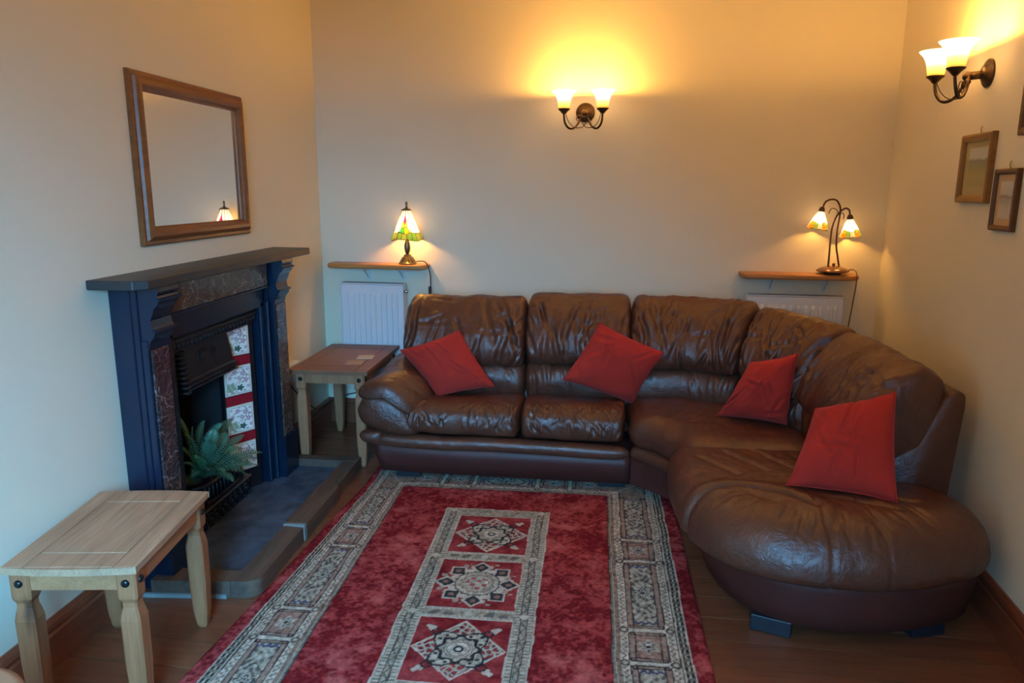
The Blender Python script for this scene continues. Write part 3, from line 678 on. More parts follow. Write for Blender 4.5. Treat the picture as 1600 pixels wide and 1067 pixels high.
    for k, y0 in enumerate(cyc):
        m = red & (cell == k); x_, y_ = U, Vv-y0; r = np.hypot(x_, y_); th = np.arctan2(y_, x_)
        if k != 1:
            dm = np.abs(x_)+np.abs(y_)
            put(m & (np.abs(dm-.163) < .0055), CREAM); inn = m & (dm < .158)
            sc = np.sin(x_*105+1.2*np.sin(y_*80))*np.cos(y_*105+1.2*np.sin(x_*80)); put(inn & (np.abs(sc) < .42), PALE); put(inn & (np.abs(np.abs(sc)-.44) < .07), DARK*2)
            star = r/(.098+.022*np.cos(4*th+math.pi)); put(m & (star < 1), jit(PALE)); put(m & (np.abs(star-1) < .045), DARK); put(m & (star < .95) & (np.sin(x_*150)*np.sin(y_*150) > .45), DARK*1.5)
            put(m & (np.abs(r/(.068+.008*np.cos(8*th))-1) < .10), DARK); put(m & (r < .056), jit(CREAM*.92)); put(m & (np.abs(r-.040) < .0022), TAUPE*.8); put(m & (np.abs(r-.050) < .0022), TAUPE*.8)
            put(m & (r < .018), DARK); put(m & (r < .009), CREAM)
            for sx in (-1, 1):
                for sy in (-1, 1):
                    rx, ry = (x_-sx*.112), (y_-sy*.112); put(m & (np.hypot(rx, ry) < .016), CREAM); put(m & (np.abs(np.hypot(x_-sx*.092, y_-sy*.092)-.017) < .004), DARK); rr_ = np.hypot(x_-sx*.127, y_-sy*.124); put(m & (rr_ < .010), CREAM)
        else:
            pet = np.cos(8*th); put(m & (r < .158+.012*np.cos(16*th)) & (r > .10) & (np.sin(x_*120)*np.cos(y_*120) > .1), PALE*.9, .8)
            for j in range(8):
                a = j*math.pi/4; px_, py_ = .128*math.cos(a), .128*math.sin(a); lx = (x_-px_)*math.cos(a)+(y_-py_)*math.sin(a); ly = -(x_-px_)*math.sin(a)+(y_-py_)*math.cos(a)
                f = np.abs(ly)/.042+np.abs(lx)/.042*np.where(lx > 0, 1, .8); put(m & (f < 1.1), CREAM); put(m & (f < .78), DARK*1.4); put(m & (np.hypot(lx, ly) < .012), PINK*.7)
                b_ = a+math.pi/8; put(m & (np.hypot(x_-.104*math.cos(b_), y_-.104*math.sin(b_)) < .016), CREAM)
            put(m & (r < .092), DARK); put(m & (r < .087), jit(PALE*1.05)); put(m & (np.abs(r-.064+.004*np.cos(14*th)) < .004), TAUPE); put(m & (r < .048) & (np.sin(x_*130+1)*np.sin(y_*130) > .2), np.array((.42, .06, .07)), .9); put(m & (r < .010), CREAM)
    C = np.clip(C*(1+.45*nzs(.0085, 11, 2)[..., None]), 0, 1)
    # the rug lies a little askew on its left side
    g = np.clip((-U-.53)/.335, 0, 1); lean = np.clip((Vv+.65)/1.6, -.4, 1.0)
    X = CX+U+g*(lean*.11+.008)+np.clip(U/.865, 0, 1)*(-.018+.02*lean); Y = CY+Vv
    Z = .0095+.0018*nzs(.012, 21, 2)+.003*nzs(.3, 22, 2)
    edge = np.minimum(HX-np.abs(U), HY-np.abs(Vv)); Z = np.where(edge < .006, Z*.6, Z); Z = np.maximum(Z, .004)
    N = (nx+1)*(ny+1); co = np.stack([X-CX, Y-CY, Z], -1).reshape(-1, 3)
    ii = np.arange(N).reshape(ny+1, nx+1); f = np.stack([ii[:-1, :-1], ii[:-1, 1:], ii[1:, 1:], ii[1:, :-1]], -1).reshape(-1, 4)
    # skirt down to the floor
    rim = np.concatenate([ii[0, :-1], ii[:-1, -1], ii[-1, :0:-1], ii[:0:-1, 0]]); low = co[rim].copy(); low[:, 2] = .001
    k = np.arange(len(rim)); kn = (k+1) % len(rim); sk = np.stack([rim[kn], rim[k], N+k, N+kn], -1)
    f = np.concatenate([f, sk]); co = np.concatenate([co, low]); cc = np.concatenate([C.reshape(-1, 3), C.reshape(-1, 3)[rim]])
    me = bpy.data.meshes.new('rug'); me.vertices.add(len(co)); me.vertices.foreach_set('co', co.astype(np.float32).ravel())
    me.loops.add(f.size); me.loops.foreach_set('vertex_index', f.astype(np.int32).ravel()); me.polygons.add(len(f))
    me.polygons.foreach_set('loop_start', (np.arange(len(f))*4).astype(np.int32)); me.polygons.foreach_set('use_smooth', np.ones(len(f), bool)); me.update(calc_edges=True)
    ca = me.color_attributes.new('Col', 'FLOAT_COLOR', 'POINT'); ca.data.foreach_set('color', np.concatenate([cc, np.ones((len(cc), 1))], 1).astype(np.float32).ravel())
    o = link_mesh('rug', me, 'rug_pile'); o.location = (CX, CY, 0); tag(o, 'red patterned rug with cream borders and medallions on the floorboards', 'rug')
build_rug()

# ------------------------------------------------------------------ side tables
def side_table(label, loc, rz, W, L, H, leg_mat, top_mat, apron_mat, top_t=.024, over=.012, bow=.012):
    t = thing('side_table', label, 'side table', loc, rz, 'pine side tables')
    z0, z1 = H-top_t, H; g = .0022; s = W*.17; e = L*.16
    def board(x0, x1, y0, y1, bowed=0):
        # boards with a rounded edge; the outer end bows out slightly
        n = 9
        lo_, hi_ = [], []
        vf = box(x0+g/2, x1-g/2, y0+g/2, y1-g/2, z0, z1, .0035, 2); V = []
        for v in vf[0]:
            v = Vector(v)
            V.append(v)
        part('plank', (V, vf[1]), top_mat, t, world=False, smooth=False)
    hx, hy = W/2, L/2
    board(-hx, -hx+s, -hy, hy); board(hx-s, hx, -hy, hy)
    board(-hx+s, hx-s, -hy, -hy+e); board(-hx+s, hx-s, -hy+e, hy-e); board(-hx+s, hx-s, hy-e, hy)
    lw = .058; ix, iy = hx-over, hy-over
    # bowed nosing at both short ends
    for sg in (-1, 1):
        poly = [(-hx, sg*(hy-.001))]+[(-hx+W*k/12, sg*(hy+bow*math.sin(math.pi*k/12))) for k in range(13)]+[(hx, sg*(hy-.001))]
        part('nosing', prism(poly, z0+.002, z1-.001, 'Z'), top_mat, t, world=False, smooth=False)
    ah = .058
    part('apron', box(-ix+lw-.004, ix-lw+.004, -iy+.008, -iy+.028, z0-ah, z0), apron_mat, t, world=False, smooth=False)
    part('apron', box(-ix+lw-.004, ix-lw+.004, iy-.028, iy-.008, z0-ah, z0), apron_mat, t, world=False, smooth=False)
    part('apron', box(-ix+.008, -ix+.028, -iy+lw-.004, iy-lw+.004, z0-ah, z0), apron_mat, t, world=False, smooth=False)
    part('apron', box(ix-.028, ix-.008, -iy+lw-.004, iy-lw+.004, z0-ah, z0), apron_mat, t, world=False, smooth=False)
    hl = z0
    prof = [(0, .42), (.012, .62), (.07*hl/.5, .86), (.18*hl/.5, 1.0), (hl-.155, 1.02), (hl-.135, .90), (hl-.115, .74), (hl-.10, .74), (hl-.085, .98), (hl-.075, 1.0), (hl, 1.0)]
    for sx in (-1, 1):
        for sy in (-1, 1):
            cx, cy = sx*(ix-lw/2), sy*(iy-lw/2); rings = []
            for z, k in prof:
                a = lw/2*k; ch = a*.22
                rings.append([(cx+x, cy+y, z) for x, y in ((-a+ch, -a), (a-ch, -a), (a, -a+ch), (a, a-ch), (a-ch, a), (-a+ch, a), (-a, a-ch), (-a, -a+ch))])
            lg = part('leg', loft(rings), leg_mat, t, world=False, smooth=False)
            for ax in (0, 1):
                zc = z0-.034; M = Matrix.Translation((cx+(sx*lw/2 if ax == 0 else 0), cy+(sy*lw/2 if ax == 1 else 0), zc)) @ (Matrix.Rotation(math.pi/2*sx, 4, 'Y') if ax == 0 else Matrix.Rotation(-math.pi/2*sy, 4, 'X'))
                st = xf(lathe([(.0125, -.002), (.012, .003), (.009, .0065), (.004, .008), (.0005, .0083)], 14), M)
                part('stud', st, 'stud_black', lg, world=False)
    return t
p4 = [at_z(0, 893, .5), at_z(213, 893, .5), at_z(155, 766, .5), at_z(328, 766, .5)]
c4 = sum(p4, Vector())/4
ax = ((p4[2]+p4[3])/2-(p4[0]+p4[1])/2); ang = math.atan2(-ax.x, ax.y)
side_table('worn pine side table beside the left end of the hearth', (c4.x-.008, c4.y+.006, 0), ang-.034, .385, ax.length-.034, .50, 'pine_leg', 'pine_table_top', 'pine_table')
side_table('pine end table with a dark brown top between hearth and sofa arm', (-1.418, 4.162, 0), .0, .450, .708, .57, 'pine_leg_pale', 'pine_dark_top', 'pine_leg_pale', bow=.004, over=.028)
def coaster(label, px, mat, z):
    q4 = [at_z(x, y, .574) for x, y in px]; c = sum(q4, Vector())/4
    e = (q4[1]-q4[0]); a = math.atan2(e.y, e.x)
    bx_ = box(-.048, .048, -.048, .048, 0, .004, .0015, 1)
    o = link_mesh('coaster', mesh('coaster', *bx_, smooth=False), mat); o.location = (c.x, c.y, z); o.rotation_euler = (0, 0, a); tag(o, label, 'coaster'); return o
coaster('pale square coaster on the dark topped pine end table', [(552, 562), (583, 562), (588, 553), (562, 553)], 'coaster_pale', .5702)
coaster('tan wooden square coaster on the dark topped pine end table', [(535, 570), (563, 570), (572, 562), (548, 562)], 'coaster_wood', .5702)
# round stool at the near end of the left wall
ST = thing('round_stool', 'round pale wooden stool next to the worn pine side table', 'stool', (-1.313, 1.19, 0))
part('seat', lathe([(.02, .462), (.14, .462), (.158, .468), (.163, .480), (.158, .493), (.14, .50), (.02, .501)], 40, True, (0, 0, 0)), 'stool_wood', ST, world=False)
for k in range(4):
    a = math.pi/4+k*math.pi/2; part('leg', tube([(.09*math.cos(a), .09*math.sin(a), .465), (.135*math.cos(a), .135*math.sin(a), 0)], .016, 12, 2), 'stool_wood', ST, world=False)

# ------------------------------------------------------------------ hearth
HE = thing('hearth', 'dark slate hearth edged with worn timber kerbs on the floorboards', 'hearth', (-1.5, 3.2, 0))
part('slab', prism([(-1.584, 2.545), (-1.335, 2.545), (-1.335, 3.80), (-1.737, 3.80), (-1.737, 3.609), (-1.80, 3.609), (-1.80, 2.688), (-1.656, 2.688), (-1.656, 2.656), (-1.584, 2.656)], 0, .030, 'Z'), 'hearth_slate', HE, smooth=False)
KX0, KX1, KZ = -1.335, -1.245, .075
def kerb(pts, h=KZ, mat='kerb_wood'): part('kerb_timber', pts, mat, HE, smooth=False)
# near piece with a rounded corner
poly = [(-1.655, 2.465)]+[(-1.30+.06*math.sin(a), 2.525-.06*math.cos(a)) for a in [k*math.pi/2/8 for k in range(9)]]
kerb(prism([(-1.655, 2.440), (-1.345, 2.462), (-1.345, 2.545), (-1.584, 2.545), (-1.584, 2.4815), (-1.655, 2.4815)], 0, .068, 'Z'))
corner = [(-1.3435, 2.545), (-1.3435, 2.462), (-1.30, 2.464)]+[(-1.30+.06*math.sin(a), 2.524-.06*math.cos(a)) for a in [k*math.pi/2/8 for k in range(1, 9)]]+[(-1.240, 2.935), (-1.330, 2.945), (-1.335, 2.545)]
kerb(prism(corner, 0, .070, 'Z'))
kerb(box(-1.335, -1.232, 2.958, 3.395, 0, .080, .005, 2)); kerb(box(-1.335, -1.250, 3.399, 3.7505, 0, .072, .005, 2))
part('joint_strip', box(-1.335, -1.238, 2.947, 2.957, 0, .076), 'grout', HE, smooth=False)
kerb(box(-1.700, -1.252, 3.7545, 3.828, 0, .072, .005, 2))
part('mortar_bed', prism([(-1.70, 2.426), (-1.36, 2.452), (-1.36, 2.464), (-1.655, 2.442), (-1.70, 2.442)], 0, .016, 'Z'), 'grout', HE, smooth=False)

# ------------------------------------------------------------------ fireplace
FP = thing('fireplace', 'black slate fireplace surround with marble panels and tiled cast iron insert', 'fireplace', (XL, 3.115, 0))
YC0 = 3.118; HW = .632
ms = [(XL-.0, 2.375), (-1.565, 2.375), (-1.525, 2.41), (-1.513, 3.89), (-1.525, 3.905), (XL, 3.93)]
o = part('mantel_shelf', prism([(x, y) for x, y in ms], 1.203, 1.236, 'Z'), 'slate_shelf', FP, smooth=False); o.modifiers.new('edge', 'BEVEL').width = .003
for sg in (-1, 1):
    yo = YC0+sg*HW                                            # outer edge of this jamb
    def Y(a, b): a, b = yo-sg*a, yo-sg*b; return (min(a, b), max(a, b))
    part('jamb', box(XL, -1.655, *Y(0, .20), .03 if sg > 0 else .0, 1.203, .004, 1), 'slate_paint', FP, smooth=False)
    part('jamb_step', box(-1.655, -1.632, *Y(.004, .17), .03 if sg > 0 else .0, 1.203, .003, 1), 'slate_paint', FP, smooth=False)
    part('pilaster', box(-1.632, -1.606, *Y(.008, .155), .24, 1.0, .003, 1), 'slate_paint', FP, smooth=False)
    part('plinth', box(-1.655, -1.585, *Y(-.004, .165), .03 if sg > 0 else .0, .25, .004, 1), 'slate_paint', FP, smooth=False)
    part('marble_panel', box(-1.606, -1.598, *Y(.022, .130), .252, .962, .001, 1), 'marble_red' if sg < 0 else 'marble_grey', FP, smooth=False)
    # scrolled corbel
    pr_ = [(-1.632, .965), (-1.604, .965), (-1.600, .99), (-1.580, 1.015), (-1.574, 1.035), (-1.586, 1.050), (-1.590, 1.075), (-1.578, 1.10), (-1.572, 1.118), (-1.556, 1.135), (-1.548, 1.152), (-1.556, 1.166), (-1.548, 1.182), (-1.552, 1.203), (-1.632, 1.203)]
    part('corbel', prism(pr_, *Y(.012, .150), 'Y'), 'slate_paint', FP, smooth=False)
    for zc, xc in ((1.036, -1.572), (1.153, -1.546)):
        part('corbel_bead', box(xc-.012, xc+.003, *Y(.008, .154), zc-.005, zc+.005, .002, 1), 'slate_paint', FP, smooth=False)
    # inner mouldings of the opening
    part('inner_moulding', box(-1.70, -1.640, *Y(.20, .235), .03, .99, .006, 2), 'slate_paint', FP, smooth=False)
    part('inner_bead', box(-1.69, -1.622, *Y(.170, .190), .03, .99, .006, 2), 'slate_paint', FP, smooth=False)
ya, yb_ = YC0-HW+.20, YC0+HW-.20
part('frieze_board', box(XL, -1.640, ya, yb_, .965, 1.203, .003, 1), 'slate_paint', FP, smooth=False)
part('frieze_marble', box(-1.640, -1.618, ya-.02, yb_+.02, 1.072, 1.190, .002, 1), 'marble_grey', FP, smooth=False)
part('frieze_ledge', box(-1.640, -1.612, ya-.03, yb_+.03, 1.060, 1.072, .002, 1), 'slate_paint', FP, smooth=False)
# cast iron insert
i0, i1 = YC0-HW+.236, YC0+HW-.236
part('insert_top', box(-1.735, -1.668, i0, i1, .892, .965, .004, 1), 'cast_iron', FP, smooth=False)
part('insert_bead', box(-1.668, -1.656, i0, i1, .935, .950, .003, 1), 'cast_iron', FP, smooth=False)
for k in range(22):
    yy = i0+.02+(i1-i0-.04)*(k+.5)/22; part('rosette', xf(lathe([(.012, -.002), (.012, .004), (.006, .006), (.005, .009), (.0005, .010)], 8), Matrix.Translation((-1.668, yy, .913)) @ Matrix.Rotation(math.pi/2, 4, 'Y')), 'cast_iron', FP, smooth=False)
# splayed tile cheeks
def tile_mesh(wd, ht, floral):
    n, m = (44, 44) if floral else (1, 1)
    V = []; F = []; Cc = []
    def paint(a, b):
        x, y = a*2-1, b*2-1
        c = (.80, .77, .68)
        if max(abs(x), abs(y)) > .93: return (.62, .56, .40)
        if .86 < max(abs(x), abs(y)) < .90: return (.42, .38, .28)
        def blob(cx, cy, rx, ry, lob=0, ph=0):
            t = math.atan2((y-cy)/ry, (x-cx)/rx); r = math.hypot((x-cx)/rx, (y-cy)/ry); return r < 1+lob*math.cos(5*t+ph)
        if abs(y-(-.35+.75*x+.25*math.sin(x*6))) < .03 or abs(x-(.1+.4*math.sin(y*3.2))) < .028: c = (.26, .20, .16)
        if abs(y-(.55-.5*x*x)) < .03 and x > -.6: c = (.25, .20, .17)
        for cx, cy, s in ((.35, .45, .17), (-.25, .60, .15), (.55, -.05, .16), (-.62, .25, .12), (.05, .15, .13), (.70, .68, .10), (.72, -.5, .11)):
            if blob(cx, cy, s, s, .22): c = (.42, .22, .30)
            if blob(cx, cy, s*.5, s*.5): c = (.62, .48, .50)
        for cx, cy, rx, ry in ((-.55, -.45, .36, .34), ):
            if blob(cx, cy, rx, ry, .2, 1): c = (.27, .33, .20) if math.sin(18*x+9*y) > -.3 else (.40, .45, .32)
        if blob(.12, -.52, .24, .20, .25, .4): c = (.05, .12, .09)
        for cx, cy in ((-.72, .70), (.3, -.15), (-.2, .2), (.62, .25), (-.1, .85), (.45, -.75)):
            if blob(cx, cy, .10, .05): c = (.30, .30, .20)
        return c
    for i in range(n+1):
        for j in range(m+1):
            V.append((wd*(i/n-.5), -.006 if 0 < i < n and 0 < j < m or not floral else -.004, ht*(j/m-.5))); Cc.append(paint(i/n, j/m) if floral else (1, 1, 1))
    nf = len(V)
    for i in range(n):
        for j in range(m): F.append((i*(m+1)+j, (i+1)*(m+1)+j, (i+1)*(m+1)+j+1, i*(m+1)+j+1))
    for x, z in ((-.5, -.5), (.5, -.5), (.5, .5), (-.5, .5)): V.append((wd*x, 0, ht*z)); Cc.append((.6, .56, .5))
    c4_ = (0, n*(m+1), n*(m+1)+m, m)
    for k in range(4): F.append((c4_[k], nf+k, nf+(k+1) % 4, c4_[(k+1) % 4]))
    F.append((nf, nf+3, nf+2, nf+1))
    me = mesh('tile', V, F, smooth=False)
    if floral:
        ca = me.color_attributes.new('Col', 'FLOAT_COLOR', 'POINT'); ca.data.foreach_set('color', np.array([(*c, 1) for c in Cc], np.float32).ravel())
    me.materials.append(MATS['tile_print' if floral else 'tile_red']); return me
TF = tile_mesh(.149, .147, True); TR = tile_mesh(.149, .048, False)
for sg in (-1, 1):
    a = Vector((-1.694, YC0+sg*.352, 0)); b = Vector((-1.772, YC0+sg*.222, 0)); d = (b-a).normalized(); n = Vector((-d.y, d.x, 0))
    if n.x < 0: n = -n
    mid = (a+b)/2; rz = math.atan2(n.x, -n.y)                       # local -y looks along n
    part('cheek_frame', prism([(v.x, v.y) for v in (a+d*-.028, b+d*.006, b+d*.006-n*.03, a+d*-.028-n*.03)], .03, .90, 'Z'), 'cast_iron', FP, smooth=False)
    z = .887
    for k in range(7):
        h = .150 if k % 2 == 0 else .050
        o = bpy.data.objects.new('tile', TF if k % 2 == 0 else TR); COL.objects.link(o); o.parent = FP
        o.location = Vector((mid.x+n.x*.001, mid.y+n.y*.001, z-h/2))-FP.location; o.rotation_euler = (0, 0, rz); z -= h
# fire back, throat and hood
part('fire_back', join(box(-2.06, -2.04, 2.86, 3.38, .03, .9), prism([(-1.79, 2.88), (-1.80, 2.87), (-2.06, 2.94), (-2.05, 2.96)], .03, .9, 'Z'), prism([(-1.79, 3.355), (-1.80, 3.365), (-2.06, 3.30), (-2.05, 3.28)], .03, .9, 'Z'), box(-2.06, -1.735, 2.75, 3.49, .9, .92), box(-2.06, -1.80, 2.75, 3.49, .0, .03)), 'soot', FP, smooth=False)
hy0, hy1 = YC0-.222, YC0+.222
hood = loft([[(-1.800, hy0, .892), (-1.800, hy1, .892), (-1.735, hy1-.015, .892), (-1.735, hy0+.015, .892)], [(-1.80, hy0, .735), (-1.80, hy1, .735), (-1.712, hy1-.004, .735), (-1.712, hy0+.004, .735)],
             [(-1.80, hy0, .722), (-1.80, hy1, .722), (-1.700, hy1, .722), (-1.700, hy0, .722)], [(-1.80, hy0, .690), (-1.80, hy1, .690), (-1.706, hy1, .690), (-1.706, hy0, .690)]])
part('hood', hood, 'cast_iron', FP, smooth=False)
for k in range(3): part('hood_bead', tube([(-1.703+.003*k, hy0, .728-.016*k), (-1.703+.003*k, hy1, .728-.016*k)], .005, 8, 0), 'cast_iron', FP)
for k in range(10):
    zz = .885-k*.022; part('flute', tube([(-1.80, hy0-.006, zz), (-1.735+.004*k, hy0-.006, zz), (-1.722+.002*k, hy0+.02, zz)], .009, 8, 3), 'cast_iron', FP)
part('hood_plate', xf(join(*[tube([(.0, .10*math.cos(t)*(.4+.2*k), .05*math.sin(t)*(.4+.2*k)) for t in [j*math.pi/8 for j in range(17)]], .003, 6, 0) for k in range(3)]), Matrix.Translation((-1.722, YC0, .81)) @ Matrix.Rotation(-.14, 4, 'Y')), 'cast_iron', FP)
# grate with bars and fretted ash pan front
part('grate_bar_top', tube([(-1.79, hy0+.01, .235), (-1.70, hy0+.05, .235), (-1.685, YC0, .235), (-1.70, hy1-.05, .235), (-1.79, hy1-.01, .235)], .011, 8, 5), 'cast_iron', FP)
part('grate_bar_low', tube([(-1.79, hy0+.01, .150), (-1.70, hy0+.05, .150), (-1.685, YC0, .150), (-1.70, hy1-.05, .150), (-1.79, hy1-.01, .150)], .009, 8, 5), 'cast_iron', FP)
for k in range(11):
    yy = hy0+.05+(hy1-hy0-.10)*k/10; part('grate_bar', tube([(-1.692, yy, .24), (-1.690, yy, .14)], .006, 8, 0), 'cast_iron', FP)
part('ash_pan_cover', box(-1.712, -1.690, YC0-.24, YC0+.24, .03, .128, .004, 1), 'cast_iron', FP, smooth=False)
part('ash_pan_rail', box(-1.715, -1.670, YC0-.245, YC0+.245, .125, .138, .004, 1), 'slate_shelf', FP, smooth=False)
for k in range(9):
    yy = YC0-.205+.41*k/8
    sc = [tube([(-1.688, yy+.02*math.cos(t)*(1-.08*j), .075+.032*math.sin(t)*(1-.08*j)) for j, t in enumerate([i_*math.pi/4 for i_ in range(9)])], .0055, 6, 2), sphere((-1.686, yy, .075), .009, seg=8, rings=6), sphere((-1.686, yy+.024, .045), .008, seg=8, rings=6), sphere((-1.686, yy+.024, .108), .008, seg=8, rings=6)]
    part('fret_scroll', join(*sc), 'cast_iron', FP)

# ------------------------------------------------------------------ fern in the grate
FE = thing('potted_fern', 'green artificial fern standing in the fireplace grate', 'fern', (-1.815, 3.06, .03))
part('pot', lathe([(.05, 0), (.065, .01), (.085, .17), (.09, .185), (.08, .185), (.075, .17), (.02, .165)], 20), 'pot_dark', FE, world=False)
def frond(p0, p1, p2, width, mat, n=25, twist=0.0):
    p0, p1, p2 = Vector(p0), Vector(p1), Vector(p2); V, F = [], []
    B = lambda t: p0*(1-t)**2+p1*2*t*(1-t)+p2*t*t
    D = lambda t: ((p1-p0)*2*(1-t)+(p2-p1)*2*t).normalized()
    for k in range(2, n+1):
        t = k/n; c = B(t); d = D(t); s = d.cross(Vector((math.sin(twist), 0, math.cos(twist)))).normalized(); up = s.cross(d).normalized()
        w_ = width*math.sin(min(1, t*1.25+.10)*math.pi*.5)*(1-t**2.6)+.004; th = .5*(p2-p0).length/n*1.05
        for sg in (-1, 1):
            i = len(V); b = c+s*sg*.001
            V += [b-d*th*.42, b+s*sg*w_*.45-d*th*.25+d*w_*.10+up*.004, b+s*sg*w_+d*w_*.36-up*w_*.16, b+s*sg*w_*.45+d*th*.75+d*w_*.14+up*.004, b+d*th*.45]
            F += [(i, i+1, i+3, i+4), (i+1, i+2, i+3)]
    vf = join((V, F), tube([B(j/8) for j in range(9)], .0028, 5, 0, lambda t: 1-.7*t)); part('frond', vf, mat, FE, world=True)
def lp(x, y, X): return at_x(x, y, X)
O1 = Vector((-1.785, 3.04, .225))
def fr2(tip, bend, width, mat, tw=0.0, org=None):
    a = org or O1; m = (a+tip)/2+Vector(bend); frond(a, m, tip, width, mat, twist=tw)
fr2(lp(274, 648, -1.735), (.04, .0, .08), .050, 'frond_light', .9); fr2(lp(408, 707, -1.58), (.04, .0, .09), .050, 'frond_green', .3); fr2(lp(402, 727, -1.56), (.05, .0, .08), .055, 'frond_green', .2)
fr2(lp(364, 752, -1.55), (.05, .0, .08), .055, 'frond_green', .3); fr2(lp(362, 698, -1.60), (.05, .02, .05), .045, 'frond_light', .5); fr2(lp(345, 662, -1.68), (.0, .0, .09), .050, 'frond_green', 1.1)
fr2(lp(362, 655, -1.74), (.0, .03, .08), .045, 'frond_green', 1.1); fr2(lp(318, 658, -1.75), (.0, .0, .1), .045, 'frond_green', 1.2); fr2(lp(286, 758, -1.72), (.05, .0, .06), .055, 'frond_green', .5)
fr2(lp(280, 700, -1.73), (.04, .0, .07), .05, 'frond_green', .7); fr2(lp(325, 735, -1.57), (.05, .0, .07), .05, 'frond_green', .5); fr2(lp(288, 724, -1.70), (.05, .0, .05), .032, 'frond_light', .6)
fr2(lp(380, 680, -1.66), (.03, .02, .07), .035, 'frond_green', .6); fr2(lp(340, 710, -1.56), (.05, .0, .09), .05, 'frond_green', .4); fr2(lp(300, 668, -1.72), (.0, -.02, .07), .05, 'frond_green', 1.0); fr2(lp(385, 742, -1.60), (.04, .02, .10), .04, 'frond_green', .2)
for tx_, ty_, X_, w_, m_ in ((400, 716, -1.62, .055, 'frond_green'), (350, 738, -1.58, .05, 'frond_green'), (376, 700, -1.64, .05, 'frond_green'), (330, 690, -1.62, .05, 'frond_green'), (305, 715, -1.66, .045, 'frond_light'), (300, 745, -1.68, .05, 'frond_green'), (335, 672, -1.70, .05, 'frond_green'), (355, 676, -1.70, .05, 'frond_green'), (290, 680, -1.73, .05, 'frond_green')):
    fr2(lp(tx_, ty_, X_), (.05, .0, .09), w_, m_, .45)

# ------------------------------------------------------------------ mirror
MI = thing('wall_mirror', 'rectangular mirror in a moulded pine frame above the mantelpiece', 'mirror', (XL, 3.172, 1.328), A_LEFT)
mw, mh = .915, .662; prf = [(0, 0), (0, .014), (.006, .020), (.018, .020), (.024, .030), (.036, .038), (.050, .038), (.060, .030), (.066, .020), (.074, .014), (.074, 0)]
crn = [(-mw/2, 0, 1, 1), (mw/2, 0, -1, 1), (mw/2, mh, -1, -1), (-mw/2, mh, 1, -1)]
for k in range(4):
    a, b = crn[k], crn[(k+1) % 4]
    r0 = [(a[0]+a[2]*i_, -h_, a[1]+a[3]*i_) for i_, h_ in prf]; r1 = [(b[0]+b[2]*i_, -h_, b[1]+b[3]*i_) for i_, h_ in prf]
    part('frame_rail', loft([r0, r1]), 'mirror_wood', MI, world=False, smooth=False)
for x in (-1, 1):
    pass
gl = part('glass', box(-mw/2+.07, mw/2-.07, -.010, -.007, .07, mh-.07), 'mirror_glass', MI, world=False, smooth=False)

# ------------------------------------------------------------------ radiators and shelves
def radiator(label, loc, rz, W, z0, z1, nfl, valve):
    t = thing('radiator', label, 'radiator', (loc[0], loc[1], z0), rz, 'white panel radiators under shelves'); H = z1-z0; D0, D1 = -.105, -.035
    part('panel', box(0, W, D0+.006, D0+.02, 0, H-.008, .005, 2), 'radiator_white', t, world=False, smooth=False)
    part('rear_panel', box(.01, W-.01, -.05, -.036, .01, H-.012, .004, 1), 'radiator_white', t, world=False, smooth=False)
    part('side_cover', box(-.004, .0, D0+.004, -.034, .005, H, .001, 1), 'radiator_white', t, world=False, smooth=False); part('side_cover', box(W, W+.004, D0+.004, -.034, .005, H, .001, 1), 'radiator_white', t, world=False, smooth=False)
    gr = part('top_grille', box(.0, W, D0+.004, -.034, H-.006, H, 0), 'radiator_white', t, world=False, smooth=False)
    ns = int(W/.014)
    part('grille_slots', join(*[box(.008+(W-.016)*(k+.2)/ns, .008+(W-.016)*(k+.75)/ns, D0+.014, -.045, H-.002, H+.001) for k in range(ns)]), 'grille_grey', gr, world=False, smooth=False)
    pit = (W-.05)/nfl
    me = None
    for k in range(nfl):
        xc = .025+pit*(k+.5); a = pit*.34
        if me is None:
            rings = []
            for z, s in ((.03, .15), (.05, 1), (H-.075, 1), (H-.055, .15)):
                rings.append([(-a, .007, z), (-a*.62, -.001-.011*s+.008, z), (a*.62, -.001-.011*s+.008, z), (a, .007, z)])
            me = mesh('flute', *loft(rings), smooth=False); me.materials.append(MATS['radiator_white'])
        o = bpy.data.objects.new('flute', me); COL.objects.link(o); o.parent = t; o.location = (xc, D0, 0)
    xv = W+.004 if valve > 0 else -.004
    part('air_valve', tube([(xv, -.075, H-.05), (xv+valve*.02, -.075, H-.05)], .010, 10, 0), 'chrome', t, world=False)
    part('pipe', tube([(W-.03 if valve > 0 else .03, -.07, .02), (W-.03 if valve > 0 else .03, -.07, -z0)], .008, 8, 0), 'radiator_white', t, world=False)
    for x in (.1, W-.1): part('wall_bracket', box(x-.015, x+.015, -.04, .0, .05, H-.05), 'radiator_white', t, world=False, smooth=False)
    return t
radiator('white panel radiator behind the pine end table under the shelf with the single lamp', (-1.575, back_y(-1.575), 0), A_BACK, .415, .29, .962, 10, 1)
radiator('white panel radiator in the far right corner behind the sofa', (.93, back_y(.93), 0), A_BACK, .535, .32, .955, 12, -1)
